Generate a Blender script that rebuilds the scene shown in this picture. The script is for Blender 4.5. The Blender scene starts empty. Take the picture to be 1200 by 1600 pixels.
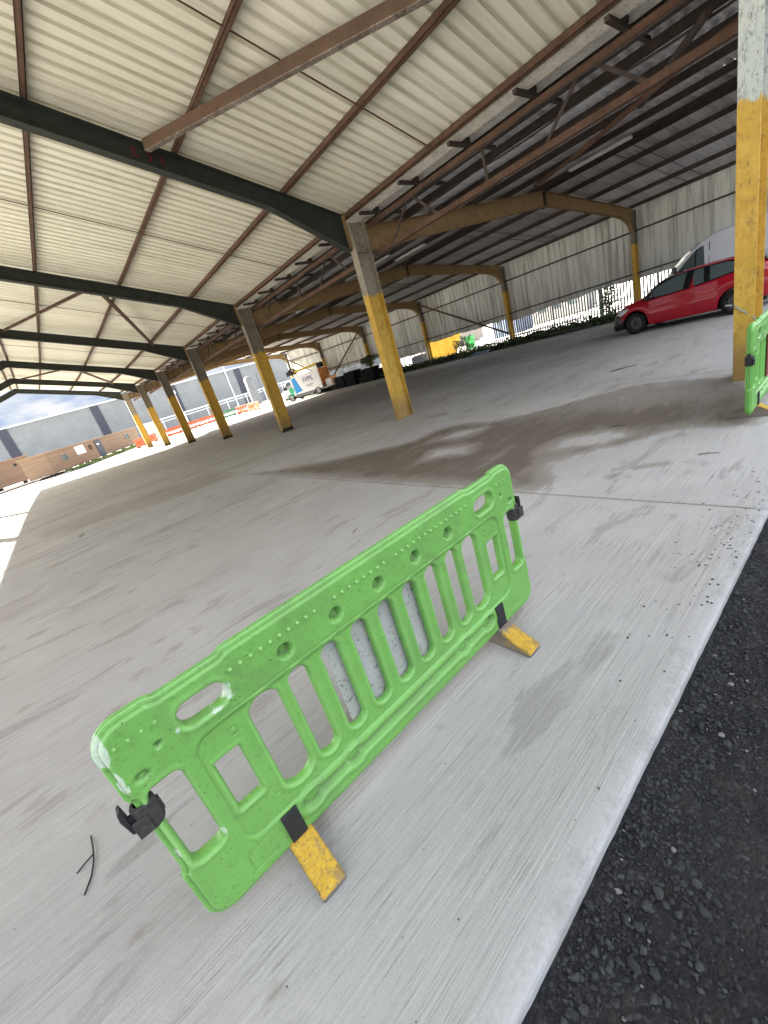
import bpy, bmesh, math, random
import numpy as np
from mathutils import Matrix, Vector
from mathutils import noise as mnoise
random.seed(7)
rng = np.random.default_rng(7)
R = math.radians
scene = bpy.context.scene

# ------------------------------------------------------------------ camera
cd = bpy.data.cameras.new('camera'); cam = bpy.data.objects.new('camera', cd)
scene.collection.objects.link(cam); scene.camera = cam
rt = Vector((0.7217265, -0.6340597, -0.2776314)); dn = Vector((-0.4311836, -0.0980727, -0.8969183)); fw = Vector((0.5414717, 0.7670398, -0.3441778))
m = Matrix.Identity(4)
for i in range(3):
    m[i][0] = rt[i]; m[i][1] = -dn[i]; m[i][2] = -fw[i]
m[2][3] = 1.6148
cam.matrix_world = m
cd.sensor_fit = 'HORIZONTAL'; cd.sensor_width = 36; cd.lens = 637.37/1200*36
cd.clip_start = .05; cd.clip_end = 2000
scene.render.resolution_x = 768; scene.render.resolution_y = 1024

# ------------------------------------------------------------------ light
SUN = Vector((-.78, 1.75, 1.0)).normalized()
EL = math.asin(SUN.z); AZ = math.atan2(SUN.x, SUN.y)
w = bpy.data.worlds.new('World'); scene.world = w; w.use_nodes = True
nt = w.node_tree; nt.nodes.clear()
def N(t, typ, **k):
    n = t.nodes.new(typ)
    for a, b in k.items(): setattr(n, a, b)
    return n
out = N(nt, 'ShaderNodeOutputWorld'); bg = N(nt, 'ShaderNodeBackground'); sky = N(nt, 'ShaderNodeTexSky')
sky.sky_type = 'NISHITA'; sky.sun_disc = False; sky.sun_elevation = EL; sky.sun_rotation = AZ
sky.air_density = 1.0; sky.dust_density = 1.5; sky.ozone_density = 1.5
bg.inputs[1].default_value = .075
tc = N(nt, 'ShaderNodeTexCoord'); mp = N(nt, 'ShaderNodeMapping'); mp.inputs['Scale'].default_value = (1, 1, 3.2)
cn = N(nt, 'ShaderNodeTexNoise'); cn.inputs['Scale'].default_value = 3.0; cn.inputs['Detail'].default_value = 7; cn.inputs['Roughness'].default_value = .58
cr = N(nt, 'ShaderNodeValToRGB'); cr.color_ramp.elements[0].position = .40; cr.color_ramp.elements[1].position = .62
mx = N(nt, 'ShaderNodeMix', data_type='RGBA'); mx.inputs['B'].default_value = (7.6, 7.3, 6.9, 1)
nt.links.new(tc.outputs['Generated'], mp.inputs[0]); nt.links.new(mp.outputs[0], cn.inputs[0]); nt.links.new(cn.outputs[0], cr.inputs[0])
nt.links.new(cr.outputs[0], mx.inputs['Factor']); nt.links.new(sky.outputs[0], mx.inputs['A']); 
sx = N(nt, 'ShaderNodeSeparateXYZ'); nt.links.new(tc.outputs['Generated'], sx.inputs[0])
def mr(sock, a, b):
    n = N(nt, 'ShaderNodeMapRange', interpolation_type='SMOOTHSTEP'); n.inputs['From Min'].default_value = a; n.inputs['From Max'].default_value = b; n.inputs['To Min'].default_value = 1; n.inputs['To Max'].default_value = 0
    nt.links.new(sock, n.inputs['Value']); return n.outputs[0]
mm = N(nt, 'ShaderNodeMath', operation='MULTIPLY'); nt.links.new(mr(sx.outputs[2], .13, .26), mm.inputs[0]); nt.links.new(mr(sx.outputs[0], .45, .75), mm.inputs[1])
mp2 = N(nt, 'ShaderNodeMapping'); mp2.inputs['Scale'].default_value = (1, 1, 3.0); nt.links.new(tc.outputs['Generated'], mp2.inputs[0])
cn2 = N(nt, 'ShaderNodeTexNoise'); cn2.inputs['Scale'].default_value = 9.0; cn2.inputs['Detail'].default_value = 8; cn2.inputs['Roughness'].default_value = .6; nt.links.new(mp2.outputs[0], cn2.inputs[0])
cr2 = N(nt, 'ShaderNodeValToRGB'); cr2.color_ramp.elements[0].position = .36; cr2.color_ramp.elements[0].color = (.62, .86, 1.25, 1); cr2.color_ramp.elements[1].position = .60; cr2.color_ramp.elements[1].color = (1.5, 1.52, 1.6, 1)
nt.links.new(cn2.outputs[0], cr2.inputs[0])
mx2 = N(nt, 'ShaderNodeMix', data_type='RGBA'); nt.links.new(mm.outputs[0], mx2.inputs['Factor']); nt.links.new(mx.outputs['Result'], mx2.inputs['A']); nt.links.new(cr2.outputs[0], mx2.inputs['B'])
nt.links.new(mx2.outputs['Result'], bg.inputs[0]); nt.links.new(bg.outputs[0], out.inputs[0])
sd = bpy.data.lights.new('sun', 'SUN'); sd.energy = 5.0; sd.angle = R(.5); sd.color = (1, .95, .86)
so = bpy.data.objects.new('sun', sd); scene.collection.objects.link(so)
so.rotation_euler = (-SUN).to_track_quat('-Z', 'Y').to_euler()
scene.view_settings.view_transform = 'Standard'; scene.view_settings.look = 'None'
scene.view_settings.exposure = 3.1; scene.view_settings.gamma = 1
try:
    scene.cycles.max_bounces = 12; scene.cycles.diffuse_bounces = 8; scene.cycles.use_denoising = True
except Exception: pass

# ------------------------------------------------------------------ helpers
C = scene.collection
def tag(o, label=None, cat=None, group=None, kind=None):
    if label: o['label'] = label
    if cat: o['category'] = cat
    if group: o['group'] = group
    if kind: o['kind'] = kind
    return o
def thing(name, label, cat, loc=(0, 0, 0), rz=0, group=None):
    o = bpy.data.objects.new(name, None); C.objects.link(o); o.location = loc; o.rotation_euler = (0, 0, rz)
    o.empty_display_size = .2
    return tag(o, label, cat, group)
class MB:
    """collects boxes, bars, tubes, sheets for one mesh"""
    def __init__(s): s.v = []; s.f = []
    def add(s, vs, fs):
        b = len(s.v); s.v += [tuple(v) for v in vs]; s.f += [tuple(i+b for i in f) for f in fs]; return s
    def box(s, x0, x1, y0, y1, z0, z1):
        return s.add([(x0, y0, z0), (x1, y0, z0), (x1, y1, z0), (x0, y1, z0), (x0, y0, z1), (x1, y0, z1), (x1, y1, z1), (x0, y1, z1)],
                     [(0, 3, 2, 1), (4, 5, 6, 7), (0, 1, 5, 4), (1, 2, 6, 5), (2, 3, 7, 6), (3, 0, 4, 7)])
    def prism(s, poly, p0, ax_u, ax_v, ax_w, length):
        """poly in (u,v) swept along w"""
        p0 = Vector(p0); u = Vector(ax_u); v = Vector(ax_v); wv = Vector(ax_w)
        n = len(poly); vs = [p0+u*a+v*b for a, b in poly]+[p0+u*a+v*b+wv*length for a, b in poly]
        fs = [(i, (i+1) % n, n+(i+1) % n, n+i) for i in range(n)]+[tuple(range(n))[::-1], tuple(range(n, 2*n))]
        return s.add(vs, fs)
    def bar(s, a, b, wd, ht, up=(0, 0, 1)):
        a = Vector(a); b = Vector(b); d = (b-a); L = d.length; d.normalize()
        side = d.cross(Vector(up)).normalized(); u2 = side.cross(d)
        return s.prism([(-wd/2, -ht/2), (wd/2, -ht/2), (wd/2, ht/2), (-wd/2, ht/2)], a, side, u2, d, L)
    def section(s, a, b, polys, up=(0, 0, 1)):
        a = Vector(a); b = Vector(b); d = (b-a); L = d.length; d.normalize()
        side = d.cross(Vector(up)).normalized(); u2 = side.cross(d)
        for p in polys: s.prism(p, a, side, u2, d, L)
        return s
    def tube(s, pts, r, n=8):
        pts = [Vector(p) for p in pts]; rings = []
        for i, p in enumerate(pts):
            d = (pts[min(i+1, len(pts)-1)]-pts[max(i-1, 0)]).normalized()
            a = d.cross(Vector((0, 0, 1)));
            if a.length < .05: a = d.cross(Vector((1, 0, 0)))
            a.normalize(); b = d.cross(a); rr = r[i] if isinstance(r, (list, tuple)) else r
            rings.append([p+a*math.cos(2*math.pi*k/n)*rr+b*math.sin(2*math.pi*k/n)*rr for k in range(n)])
        vs = [v for rg in rings for v in rg]; m_ = len(rings)
        fs = [(i*n+k, i*n+(k+1) % n, (i+1)*n+(k+1) % n, (i+1)*n+k) for i in range(m_-1) for k in range(n)]
        fs += [tuple(range(n))[::-1], tuple(range((m_-1)*n, m_*n))]
        return s.add(vs, fs)
    def lathe(s, prof, c, axis='y', n=24, closed=False):
        vs = []; c = Vector(c)
        for r, h in prof:
            for k in range(n):
                t = 2*math.pi*k/n; a, b = r*math.cos(t), r*math.sin(t)
                vs.append(c+(Vector((a, h, b)) if axis == 'y' else Vector((a, b, h)) if axis == 'z' else Vector((h, a, b))))
        m_ = len(prof); rg = range(m_) if closed else range(m_-1)
        fs = [(i*n+k, i*n+(k+1) % n, ((i+1) % m_)*n+(k+1) % n, ((i+1) % m_)*n+k) for i in rg for k in range(n)]
        return s.add(vs, fs)
    def build(s, name, mat, parent=None, smooth=False, bevel=0, recalc=True, loc=None):
        me = bpy.data.meshes.new(name); me.from_pydata(s.v, [], s.f)
        if recalc:
            bm = bmesh.new(); bm.from_mesh(me); bmesh.ops.recalc_face_normals(bm, faces=bm.faces)
            if bevel: bmesh.ops.bevel(bm, geom=[e for e in bm.edges if e.is_manifold and e.calc_face_angle(0) > .5], offset=bevel, segments=2, affect='EDGES', profile=.6)
            bm.to_mesh(me); bm.free()
        me.materials.append(mat)
        if smooth: me.shade_smooth()
        o = bpy.data.objects.new(name, me); C.objects.link(o)
        if parent: o.parent = parent
        if loc: o.location = loc
        return o
def copy_tree(o, parent=None):
    c = o.copy(); C.objects.link(c); c.parent = parent
    for ch in list(o.children): copy_tree(ch, c)
    return c
def Ibeam(d, b, tf, tw):
    """I section polys, depth d along v, flange width b along u"""
    return [[(-b/2, -d/2), (b/2, -d/2), (b/2, -d/2+tf), (-b/2, -d/2+tf)], [(-b/2, d/2-tf), (b/2, d/2-tf), (b/2, d/2), (-b/2, d/2)],
            [(-tw/2, -d/2+tf), (tw/2, -d/2+tf), (tw/2, d/2-tf), (-tw/2, d/2-tf)]]

# ------------------------------------------------------------------ materials
class Mat:
    def __init__(s, name, rough=.7, spec=.3, metal=0):
        s.m = bpy.data.materials.new(name); s.m.use_nodes = True; s.t = s.m.node_tree; s.t.nodes.clear()
        s.out = N(s.t, 'ShaderNodeOutputMaterial'); s.b = N(s.t, 'ShaderNodeBsdfPrincipled'); s.t.links.new(s.b.outputs[0], s.out.inputs[0])
        s.b.inputs['Roughness'].default_value = rough; s.b.inputs['Specular IOR Level'].default_value = spec; s.b.inputs['Metallic'].default_value = metal
        s.co = N(s.t, 'ShaderNodeTexCoord').outputs['Object']; s.pos = N(s.t, 'ShaderNodeNewGeometry').outputs['Position']
    def L(s, a, b): s.t.links.new(a, b)
    def noise(s, scale, detail=4, rough=.55, vec=None, stretch=None, dist=0):
        v = vec or s.co
        if stretch:
            mp = N(s.t, 'ShaderNodeMapping'); mp.inputs['Scale'].default_value = stretch; s.L(v, mp.inputs[0]); v = mp.outputs[0]
        n = N(s.t, 'ShaderNodeTexNoise'); n.inputs['Scale'].default_value = scale; n.inputs['Detail'].default_value = detail; n.inputs['Roughness'].default_value = rough
        n.inputs['Distortion'].default_value = dist
        s.L(v, n.inputs['Vector']); return n.outputs[0]
    def ramp(s, x, a, b, c0=(0, 0, 0, 1), c1=(1, 1, 1, 1)):
        if a > b: a, b, c0, c1 = b, a, c1, c0
        r = N(s.t, 'ShaderNodeValToRGB'); e = r.color_ramp.elements; e[0].position = a; e[1].position = b; e[0].color = c0; e[1].color = c1
        s.L(x, r.inputs[0]); return r.outputs[0]
    def mix(s, f, a, b, mode='MIX'):
        n = N(s.t, 'ShaderNodeMix', data_type='RGBA', blend_type=mode)
        for k, x in (('Factor', f), ('A', a), ('B', b)):
            if isinstance(x, (int, float)): n.inputs[k].default_value = x if k == 'Factor' else (x, x, x, 1)
            elif isinstance(x, tuple): n.inputs[k].default_value = (*x, 1) if len(x) == 3 else x
            else: s.L(x, n.inputs[k])
        return n.outputs['Result']
    def math(s, op, a, b=0, clamp=False):
        n = N(s.t, 'ShaderNodeMath', operation=op, use_clamp=clamp)
        for i, x in enumerate((a, b)):
            if isinstance(x, (int, float)): n.inputs[i].default_value = x
            else: s.L(x, n.inputs[i])
        return n.outputs[0]
    def sep(s, v=None):
        n = N(s.t, 'ShaderNodeSeparateXYZ'); s.L(v or s.co, n.inputs[0]); return n.outputs
    def attr(s, name):
        n = N(s.t, 'ShaderNodeAttribute'); n.attribute_name = name; return n.outputs['Fac']
    def col(s, c): 
        if isinstance(c, tuple): s.b.inputs['Base Color'].default_value = (*c, 1)
        else: s.L(c, s.b.inputs['Base Color'])
        return s
    def rough(s, r): s.L(r, s.b.inputs['Roughness']); return s
    def bump(s, h, strength=.3, dist=.01):
        n = N(s.t, 'ShaderNodeBump'); n.inputs['Strength'].default_value = strength; n.inputs['Distance'].default_value = dist
        s.L(h, n.inputs['Height']); s.L(n.outputs[0], s.b.inputs['Normal']); return s
def simple(name, c, rough=.6, var=.25, scale=3, spec=.3, metal=0, bump=0, bscale=40):
    M = Mat(name, rough, spec, metal)
    n = M.noise(scale, 6, .65)
    M.col(M.mix(M.ramp(n, .3, .7), tuple(x*(1-var) for x in c), tuple(min(1, x*(1+var*.6)) for x in c)))
    if bump: M.bump(M.noise(bscale, 4), bump, .01)
    return M.m

def mat_concrete():
    M = Mat('brushed_concrete', .85, .25)
    P = M.pos
    big = M.noise(.35, 5, .6, P, dist=.4); med = M.noise(1.3, 6, .65, P, (1, 1.6, 1))
    st1 = M.noise(1.0, 6, .72, P, (.9, 78, 1)); st2 = M.noise(1.0, 5, .75, P, (2.2, 175, 1)); pm = M.ramp(M.noise(.9, 5, .65, P, (1, 1.8, 1)), .38, .62); grain = M.noise(190, 4, .8, P)
    pat = M.noise(2.6, 5, .6, P, (.45, 1.4, 1), dist=.7)
    c = M.mix(M.ramp(big, .35, .68), (.36, .352, .337), (.455, .449, .435))
    c = M.mix(M.ramp(med, .3, .72), M.mix(.35, c, (.30, .288, .268)), c)
    c = M.mix(M.math('MULTIPLY', M.ramp(pat, .57, .63), .42), c, (.185, .17, .15))
    c = M.mix(M.math('MULTIPLY', M.ramp(st1, .44, .34), M.math('ADD', .12, M.math('MULTIPLY', pm, .40))), c, (.19, .18, .165))
    c = M.mix(M.math('MULTIPLY', M.ramp(st1, .54, .66), .35), c, (.56, .555, .545))
    c = M.mix(M.math('MULTIPLY', M.ramp(st2, .45, .36), M.math('ADD', .2, M.math('MULTIPLY', pm, .65))), c, (.12, .115, .105))
    c = M.mix(M.math('MULTIPLY', M.ramp(grain, .42, .32), .6), c, (.12, .115, .11))
    c = M.mix(M.math('MULTIPLY', M.ramp(M.noise(55, 4, .7, P), .60, .70), .5), c, (.50, .495, .49))
    # browner, darker floor tone ramping up into the shed, with streaky blotches
    c = M.mix(M.math('MULTIPLY', M.attr('in_shed'), .5), c, M.mix(.4, c, (.30, .265, .22)))
    c = M.mix(M.math('MULTIPLY', M.ramp(M.noise(.8, 6, .7, P, (.25, 1.3, 1), dist=.5), .52, .66), M.math('MULTIPLY', M.attr('in_shed'), .35)), c, (.19, .165, .135))
    wet = M.attr('wet'); wn = M.math('ADD', wet, M.math('MULTIPLY', M.math('SUBTRACT', M.noise(4.5, 6, .7, P, (.7, 1.6, 1)), .5), .75))
    wm = M.ramp(wn, .47, .56)
    deep = M.ramp(M.math('ADD', wn, M.math('MULTIPLY', M.math('SUBTRACT', M.noise(1.6, 5, .6, P, (.6, 1.6, 1)), .5), 1.1)), .72, 1.0)
    c = M.mix(M.math('MULTIPLY', wm, M.math('MINIMUM', M.math('MULTIPLY', wet, .85), .68)), c, (.150, .118, .085))
    c = M.mix(M.math('MULTIPLY', deep, .55), c, (.075, .058, .040))
    c = M.mix(M.math('MULTIPLY', M.attr('groove'), .85), c, (.09, .085, .075))
    edge = M.attr('margin'); c = M.mix(M.math('MULTIPLY', edge, .7), c, M.mix(M.ramp(M.noise(60, 4, .7, P), .3, .7), (.31, .312, .316), (.41, .412, .415)))
    c = M.mix(M.math('MULTIPLY', M.math('MULTIPLY', edge, M.ramp(M.noise(3.5, 7, .8, P), .48, .62)), .45), c, (.20, .19, .175))
    c = M.mix(M.math('MULTIPLY', M.ramp(M.noise(26, 4, .6, P), .70, .74), .55), c, (.11, .10, .09))
    M.col(c)
    r = M.mix(wm, (.85, .85, .85), (.55, .55, .55)); M.rough(r)
    h = M.math('ADD', M.math('MULTIPLY', st1, .6), M.math('ADD', M.math('MULTIPLY', st2, .7), M.math('MULTIPLY', grain, .35)))
    M.bump(M.math('MULTIPLY', h, M.math('SUBTRACT', 1.0, M.math('MULTIPLY', edge, .6))), .8, .009)
    return M.m
def mat_asphalt():
    M = Mat('dark_asphalt', .9, .25); P = M.pos
    v = N(M.t, 'ShaderNodeTexVoronoi'); v.inputs['Scale'].default_value = 95; M.L(P, v.inputs['Vector'])
    v2 = N(M.t, 'ShaderNodeTexVoronoi'); v2.inputs['Scale'].default_value = 42; M.L(P, v2.inputs['Vector'])
    hue = M.sep(v.outputs['Color'])[0]; hue2 = M.sep(v2.outputs['Color'])[1]
    n = M.noise(1.6, 5, .6, P)
    c = M.mix(M.ramp(n, .3, .7), (.009, .0092, .010), (.019, .019, .021))
    c = M.mix(M.math('MULTIPLY', M.ramp(hue, .80, .95), .6), c, (.045, .046, .05))
    c = M.mix(M.math('MULTIPLY', M.ramp(hue2, .93, .97), M.ramp(v2.outputs['Distance'], .34, .26)), c, (.05, .047, .042))
    c = M.mix(M.math('MULTIPLY', M.ramp(M.noise(5, 6, .75, P), .52, .66), .6), c, (.036, .030, .027))
    M.col(c)
    h = M.math('ADD', M.math('MULTIPLY', v.outputs['Distance'], -.8), M.math('MULTIPLY', M.noise(30, 6, .7, P), 1.2)); M.bump(h, .9, .012)
    return M.m
def mat_steel_column(name, top, dark_foot=True, flaky=.5):
    M = Mat(name, .65, .3); P = M.pos; z = M.sep(P)[2]
    n = M.noise(7, 6, .7, P); fl = M.noise(22, 5, .75, P, (1, 1, .5)); f2 = M.noise(60, 4, .7, P)
    yel = M.mix(M.ramp(n, .3, .7), (.48, .285, .04), (.66, .42, .075))
    yel = M.mix(M.math('MULTIPLY', M.ramp(fl, .57, .68), .8), yel, (.17, .115, .055)); yel = M.mix(M.math('MULTIPLY', M.ramp(M.noise(5, 7, .8, P, (1, 1, .5)), .56, .64), .6), yel, (.24, .15, .06))
    yel = M.mix(M.math('MULTIPLY', M.ramp(f2, .64, .76), .5), yel, (.70, .48, .16))
    tp = M.mix(M.ramp(fl, .36, .50), tuple(x*.45 for x in top), top); tp = M.mix(M.math('MULTIPLY', M.ramp(M.noise(11, 6, .75, P, (1, 1, .5)), .60, .66), .7), tp, (.15, .09, .055))
    tp = M.mix(M.math('MULTIPLY', M.ramp(n, .62, .75), .6), tp, (.18, .13, .09))
    zb = M.math('ADD', z, M.math('MULTIPLY', M.math('SUBTRACT', M.noise(9, 4, .6, P, (1, 1, .4)), .5), .35))
    c = M.mix(M.ramp(M.math('MULTIPLY', zb, .1), .298, .299), yel, tp)
    # scuffed, dirty foot of the post (wear)
    zz = M.math('ADD', z, M.math('MULTIPLY', M.math('SUBTRACT', n, .5), .5))
    c = M.mix(M.math('MULTIPLY', M.ramp(zz, .75, .25), .65), c, (.20, .13, .07))
    if dark_foot: c = M.mix(M.ramp(zz, .13, .11), c, (.02, .018, .015))
    M.col(c); M.bump(M.math('ADD', M.math('MULTIPLY', fl, 1.0), M.math('MULTIPLY', f2, .4)), .55*flaky*2, .008)
    return M.m
def mat_rust(name, a, b, pale=None, amt=.5):
    M = Mat(name, .8, .2); P = M.pos
    n = M.noise(5, 6, .7, P); f_ = M.noise(26, 5, .75, P)
    c = M.mix(M.ramp(n, .32, .68), a, b)
    if pale: c = M.mix(M.math('MULTIPLY', M.ramp(f_, .55, .66), amt), c, pale)
    M.col(c); M.bump(f_, .35, .006); return M.m
def mat_sheet(name, a, b, streak_dir, stain, amt, rough=.6, scale=1.0, seam=False):
    M = Mat(name, rough, .3); P = M.pos
    st = M.noise(scale, 6, .7, P, streak_dir); n = M.noise(.5, 5, .6, P); sp = M.noise(14, 5, .8, P)
    c = M.mix(M.ramp(n, .3, .7), a, b)
    c = M.mix(M.math('MULTIPLY', M.ramp(st, .46, .70), amt), c, stain)
    c = M.mix(M.math('MULTIPLY', M.ramp(sp, .72, .80), .6), c, tuple(x*.4 for x in stain))
    if seam:
        cell = M.math('FLOOR', M.math('MULTIPLY', M.sep(P)[1], 1/1.075)); wn = N(M.t, 'ShaderNodeTexWhiteNoise', noise_dimensions='1D'); M.L(cell, wn.inputs['W'])
        c = M.mix(M.math('MULTIPLY', wn.outputs['Value'], .16), c, stain)
        fr = M.math('FRACT', M.math('MULTIPLY', M.sep(P)[1], 1/1.075)); c = M.mix(M.math('MULTIPLY', M.ramp(fr, .012, .004), .6), c, tuple(x*.4 for x in stain))
    M.col(c); return M.m
def mat_green(name, base, scuff=True):
    M = Mat(name, .42, .45); O = M.co
    n = M.noise(6, 5, .6, O); f_ = M.noise(55, 5, .75, O)
    c = M.mix(M.ramp(n, .3, .7), tuple(x*.86 for x in base), base)
    c = M.mix(M.math('MULTIPLY', M.ramp(f_, .54, .68), .5), c, tuple(x*.42 for x in base))
    c = M.mix(M.math('MULTIPLY', M.ramp(M.noise(3.2, 6, .75, O, dist=.8), .50, .66), .38), c, (.11, .20, .075))
    c = M.mix(M.math('MULTIPLY', M.ramp(M.noise(95, 3, .6, O), .66, .71), .8), c, (.03, .045, .02))
    sm = M.noise(11, 6, .8, O, (1, 1, 2.2), dist=1.2)
    c = M.mix(M.math('MULTIPLY', M.ramp(sm, .63, .72), .45), c, (.07, .10, .045))
    if scuff:
        x, y, z = M.sep(O)[0], M.sep(O)[1], M.sep(O)[2]
        def blob(cx, cz, rx, rz, thr):
            dx = M.math('DIVIDE', M.math('SUBTRACT', x, cx), rx); dz = M.math('DIVIDE', M.math('SUBTRACT', z, cz), rz)
            d = M.math('ADD', M.math('MULTIPLY', dx, dx), M.math('MULTIPLY', dz, dz))
            nn = M.noise(34, 6, .8, O, (1, 1, .45), dist=.8)
            return M.ramp(M.math('MULTIPLY', M.math('ADD', d, M.math('MULTIPLY', nn, 1.6)), .5), thr*.5-.01, thr*.5+.06, (1, 1, 1, 1), (0, 0, 0, 1))
        tot = None
        for a in ((.012, .90, .035, .10, 1.25), (.345, .815, .035, .055, 1.05), (.02, .76, .02, .08, .95), (.19, .80, .02, .03, .85), (.15, .385, .02, .03, .95), (.13, .785, .03, .006, .8), (.30, .775, .05, .015, .85), (.03, .44, .012, .05, .9), (.12, .36, .04, .015, .85)):
            bm_ = blob(*a); tot = bm_ if tot is None else M.math('MAXIMUM', tot, bm_)
        c = M.mix(M.math('MULTIPLY', tot, M.math('ADD', .35, M.math('MULTIPLY', M.ramp(M.noise(120, 4, .7, O), .3, .6), .45))), c, (.60, .63, .58))
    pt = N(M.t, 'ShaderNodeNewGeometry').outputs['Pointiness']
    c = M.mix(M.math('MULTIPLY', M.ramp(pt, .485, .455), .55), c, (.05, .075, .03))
    c = M.mix(M.math('MULTIPLY', M.ramp(pt, .525, .56), .35), c, (.36, .66, .25))  # edge highlights painted into the colour: convex edges a lighter green
    sc = M.noise(9, 6, .85, O, (1, 1, 14), dist=2.0); c = M.mix(M.math('MULTIPLY', M.ramp(sc, .66, .70), .4), c, (.42, .52, .36))
    sc = M.noise(7, 6, .85, O, (16, 1, 1.4), dist=1.5); c = M.mix(M.math('MULTIPLY', M.ramp(sc, .67, .71), .45), c, (.05, .07, .035))
    M.col(c); M.bump(M.noise(130, 4, .7, O), .12, .003); return M.m

m_conc = mat_concrete(); m_asph = mat_asphalt()
m_col0 = mat_steel_column('flaky_post_paint_pale', (.52, .55, .48), False, .8)
m_col1 = mat_steel_column('flaky_post_paint', (.30, .27, .21), False, .6)
m_col2 = mat_steel_column('post_paint_dark_foot', (.20, .175, .135), True, .4)
m_raf_dark = mat_rust('dark_green_steel', (.028, .032, .027), (.045, .05, .042))
m_purlin = mat_rust('rusty_brown_steel', (.075, .042, .028), (.14, .082, .055), (.20, .12, .08), .3)
m_brace = mat_rust('flaking_brown_steel', (.11, .068, .045), (.15, .095, .065))
m_flake = mat_rust('flaking_rust', (.10, .07, .05), (.30, .25, .21), (.60, .56, .52), .8)
m_raf_brown = mat_rust('ochre_painted_steel', (.21, .135, .065), (.33, .225, .105), (.06, .04, .025), .5)
m_dark = mat_rust('dark_weathered_steel', (.045, .038, .034), (.09, .068, .055), (.10, .06, .035), .35)
m_cream = mat_sheet('cream_roof_sheet', (.76, .74, .60), (.82, .80, .68), (.35, 4, 1), (.42, .385, .28), .45, .5, 1.0, True)
m_rsheet = mat_sheet('weathered_cement_sheet', (.56, .52, .48), (.68, .645, .62), (.3, 3, 1), (.13, .105, .085), .6, .8)
m_wall = mat_sheet('weathered_wall_sheet', (.68, .685, .62), (.78, .785, .73), (1, 3.2, .22), (.17, .17, .135), .8, .6, 1.4, True)
m_gutter = mat_rust('corroded_gutter', (.52, .49, .43), (.72, .69, .62), (.22, .17, .12), .8)
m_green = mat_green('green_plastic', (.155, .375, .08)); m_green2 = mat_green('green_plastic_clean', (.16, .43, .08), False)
m_orange = simple('orange_plastic', (.50, .09, .025), .5); m_dkgreen = simple('dark_green_plastic', (.05, .17, .09), .5)
m_black = simple('black_rubber', (.022, .022, .023), .7, .3, 40, bump=.4, bscale=90)
m_grime = simple('scuffed_grey_clip', (.045, .042, .04), .75, .5, 60, bump=.6, bscale=70)
m_white = simple('white_paint', (.72, .73, .74), .35, .08)

# ------------------------------------------------------------------ ground
def lines(a, b, step): return list(np.arange(a, b, step))
def sheet_obj(name, x0, x1, y0, y1, z, mat, n=1):
    mb = MB(); mb.add([(x0, y0, z), (x1, y0, z), (x1, y1, z), (x0, y1, z)], [(0, 1, 2, 3)]); o = mb.build(name, mat, recalc=False); return tag(o, kind='structure')
m_yard = Mat('pale_yard_ground', .9, .2)
m_yard.col(m_yard.mix(m_yard.ramp(m_yard.noise(.25, 6, .65, m_yard.pos), .3, .7), (.52, .49, .44), (.62, .59, .54))); m_yard = m_yard.m
sheet_obj('yard_ground', -700, 700, -500, 900, -.085, m_yard)
sheet_obj('asphalt', -60, 90, -40, .62, -.068, m_asph)
ax_ = np.arange(-.8, 6.5, .02); ay_ = np.arange(-1.2, .60, .02); V = []; F = []
for x in ax_:
    for y in ay_:
        e_ = min(1, (x+.8)/.1, (6.5-x)/.1, (y+1.2)/.1)
        V.append((x, y, -.067+e_*(.007+.006*mnoise.noise(Vector((x*2.1, y*2.1, 0)))+.006*mnoise.noise(Vector((x*11, y*11, 3)))+.004*mnoise.noise(Vector((x*27, y*27, 5))))))
m2 = len(ay_)
for i in range(len(ax_)-1):
    for j in range(m2-1): F.append((i*m2+j, (i+1)*m2+j, (i+1)*m2+j+1, i*m2+j+1))
mb = MB(); mb.add(V, F); tag(mb.build('worn_asphalt', m_asph, smooth=True, recalc=False), kind='structure')

def seg_poly_sdf(px, py, poly):
    """signed distance, negative inside"""
    d = np.full(px.shape, 1e9); ins = np.zeros(px.shape, bool); n = len(poly)
    for i in range(n):
        ax, ay = poly[i]; bx, by = poly[(i+1) % n]; ex, ey = bx-ax, by-ay
        t = np.clip(((px-ax)*ex+(py-ay)*ey)/(ex*ex+ey*ey), 0, 1)
        d = np.minimum(d, np.hypot(px-ax-ex*t, py-ay-ey*t))
        c = ((ay > py) != (by > py)) & (px < (bx-ax)*(py-ay)/(by-ay+1e-12)+ax); ins ^= c
    return np.where(ins, -d, d)
JX = [-8.6, -3.0, 3.3, 7.9, 12.4, 17.0]; JY = [9.9, 19.0, 28.3, 37.6]
def grid_axis(base, joints):
    a = [v for v in base if all(abs(v-j) > .03 for j in joints)]
    for j in joints:
        if base[0] < j < base[-1]: a += [j-.014, j-.008, j, j+.008, j+.014]
    return np.array(sorted(a))
EDGE = .455
xs = grid_axis(lines(-16, -3.2, .8)+lines(-3.2, 9, .045)+lines(9, 24, .4)+[24.0], JX)
ys = grid_axis([EDGE+.004, EDGE+.012, EDGE+.03, EDGE+.06, EDGE+.09]+lines(EDGE+.12, 9.8, .045)+lines(9.8, 44, .5)+[44.0], JY)
X, Y = np.meshgrid(xs, ys, indexing='ij')
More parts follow.
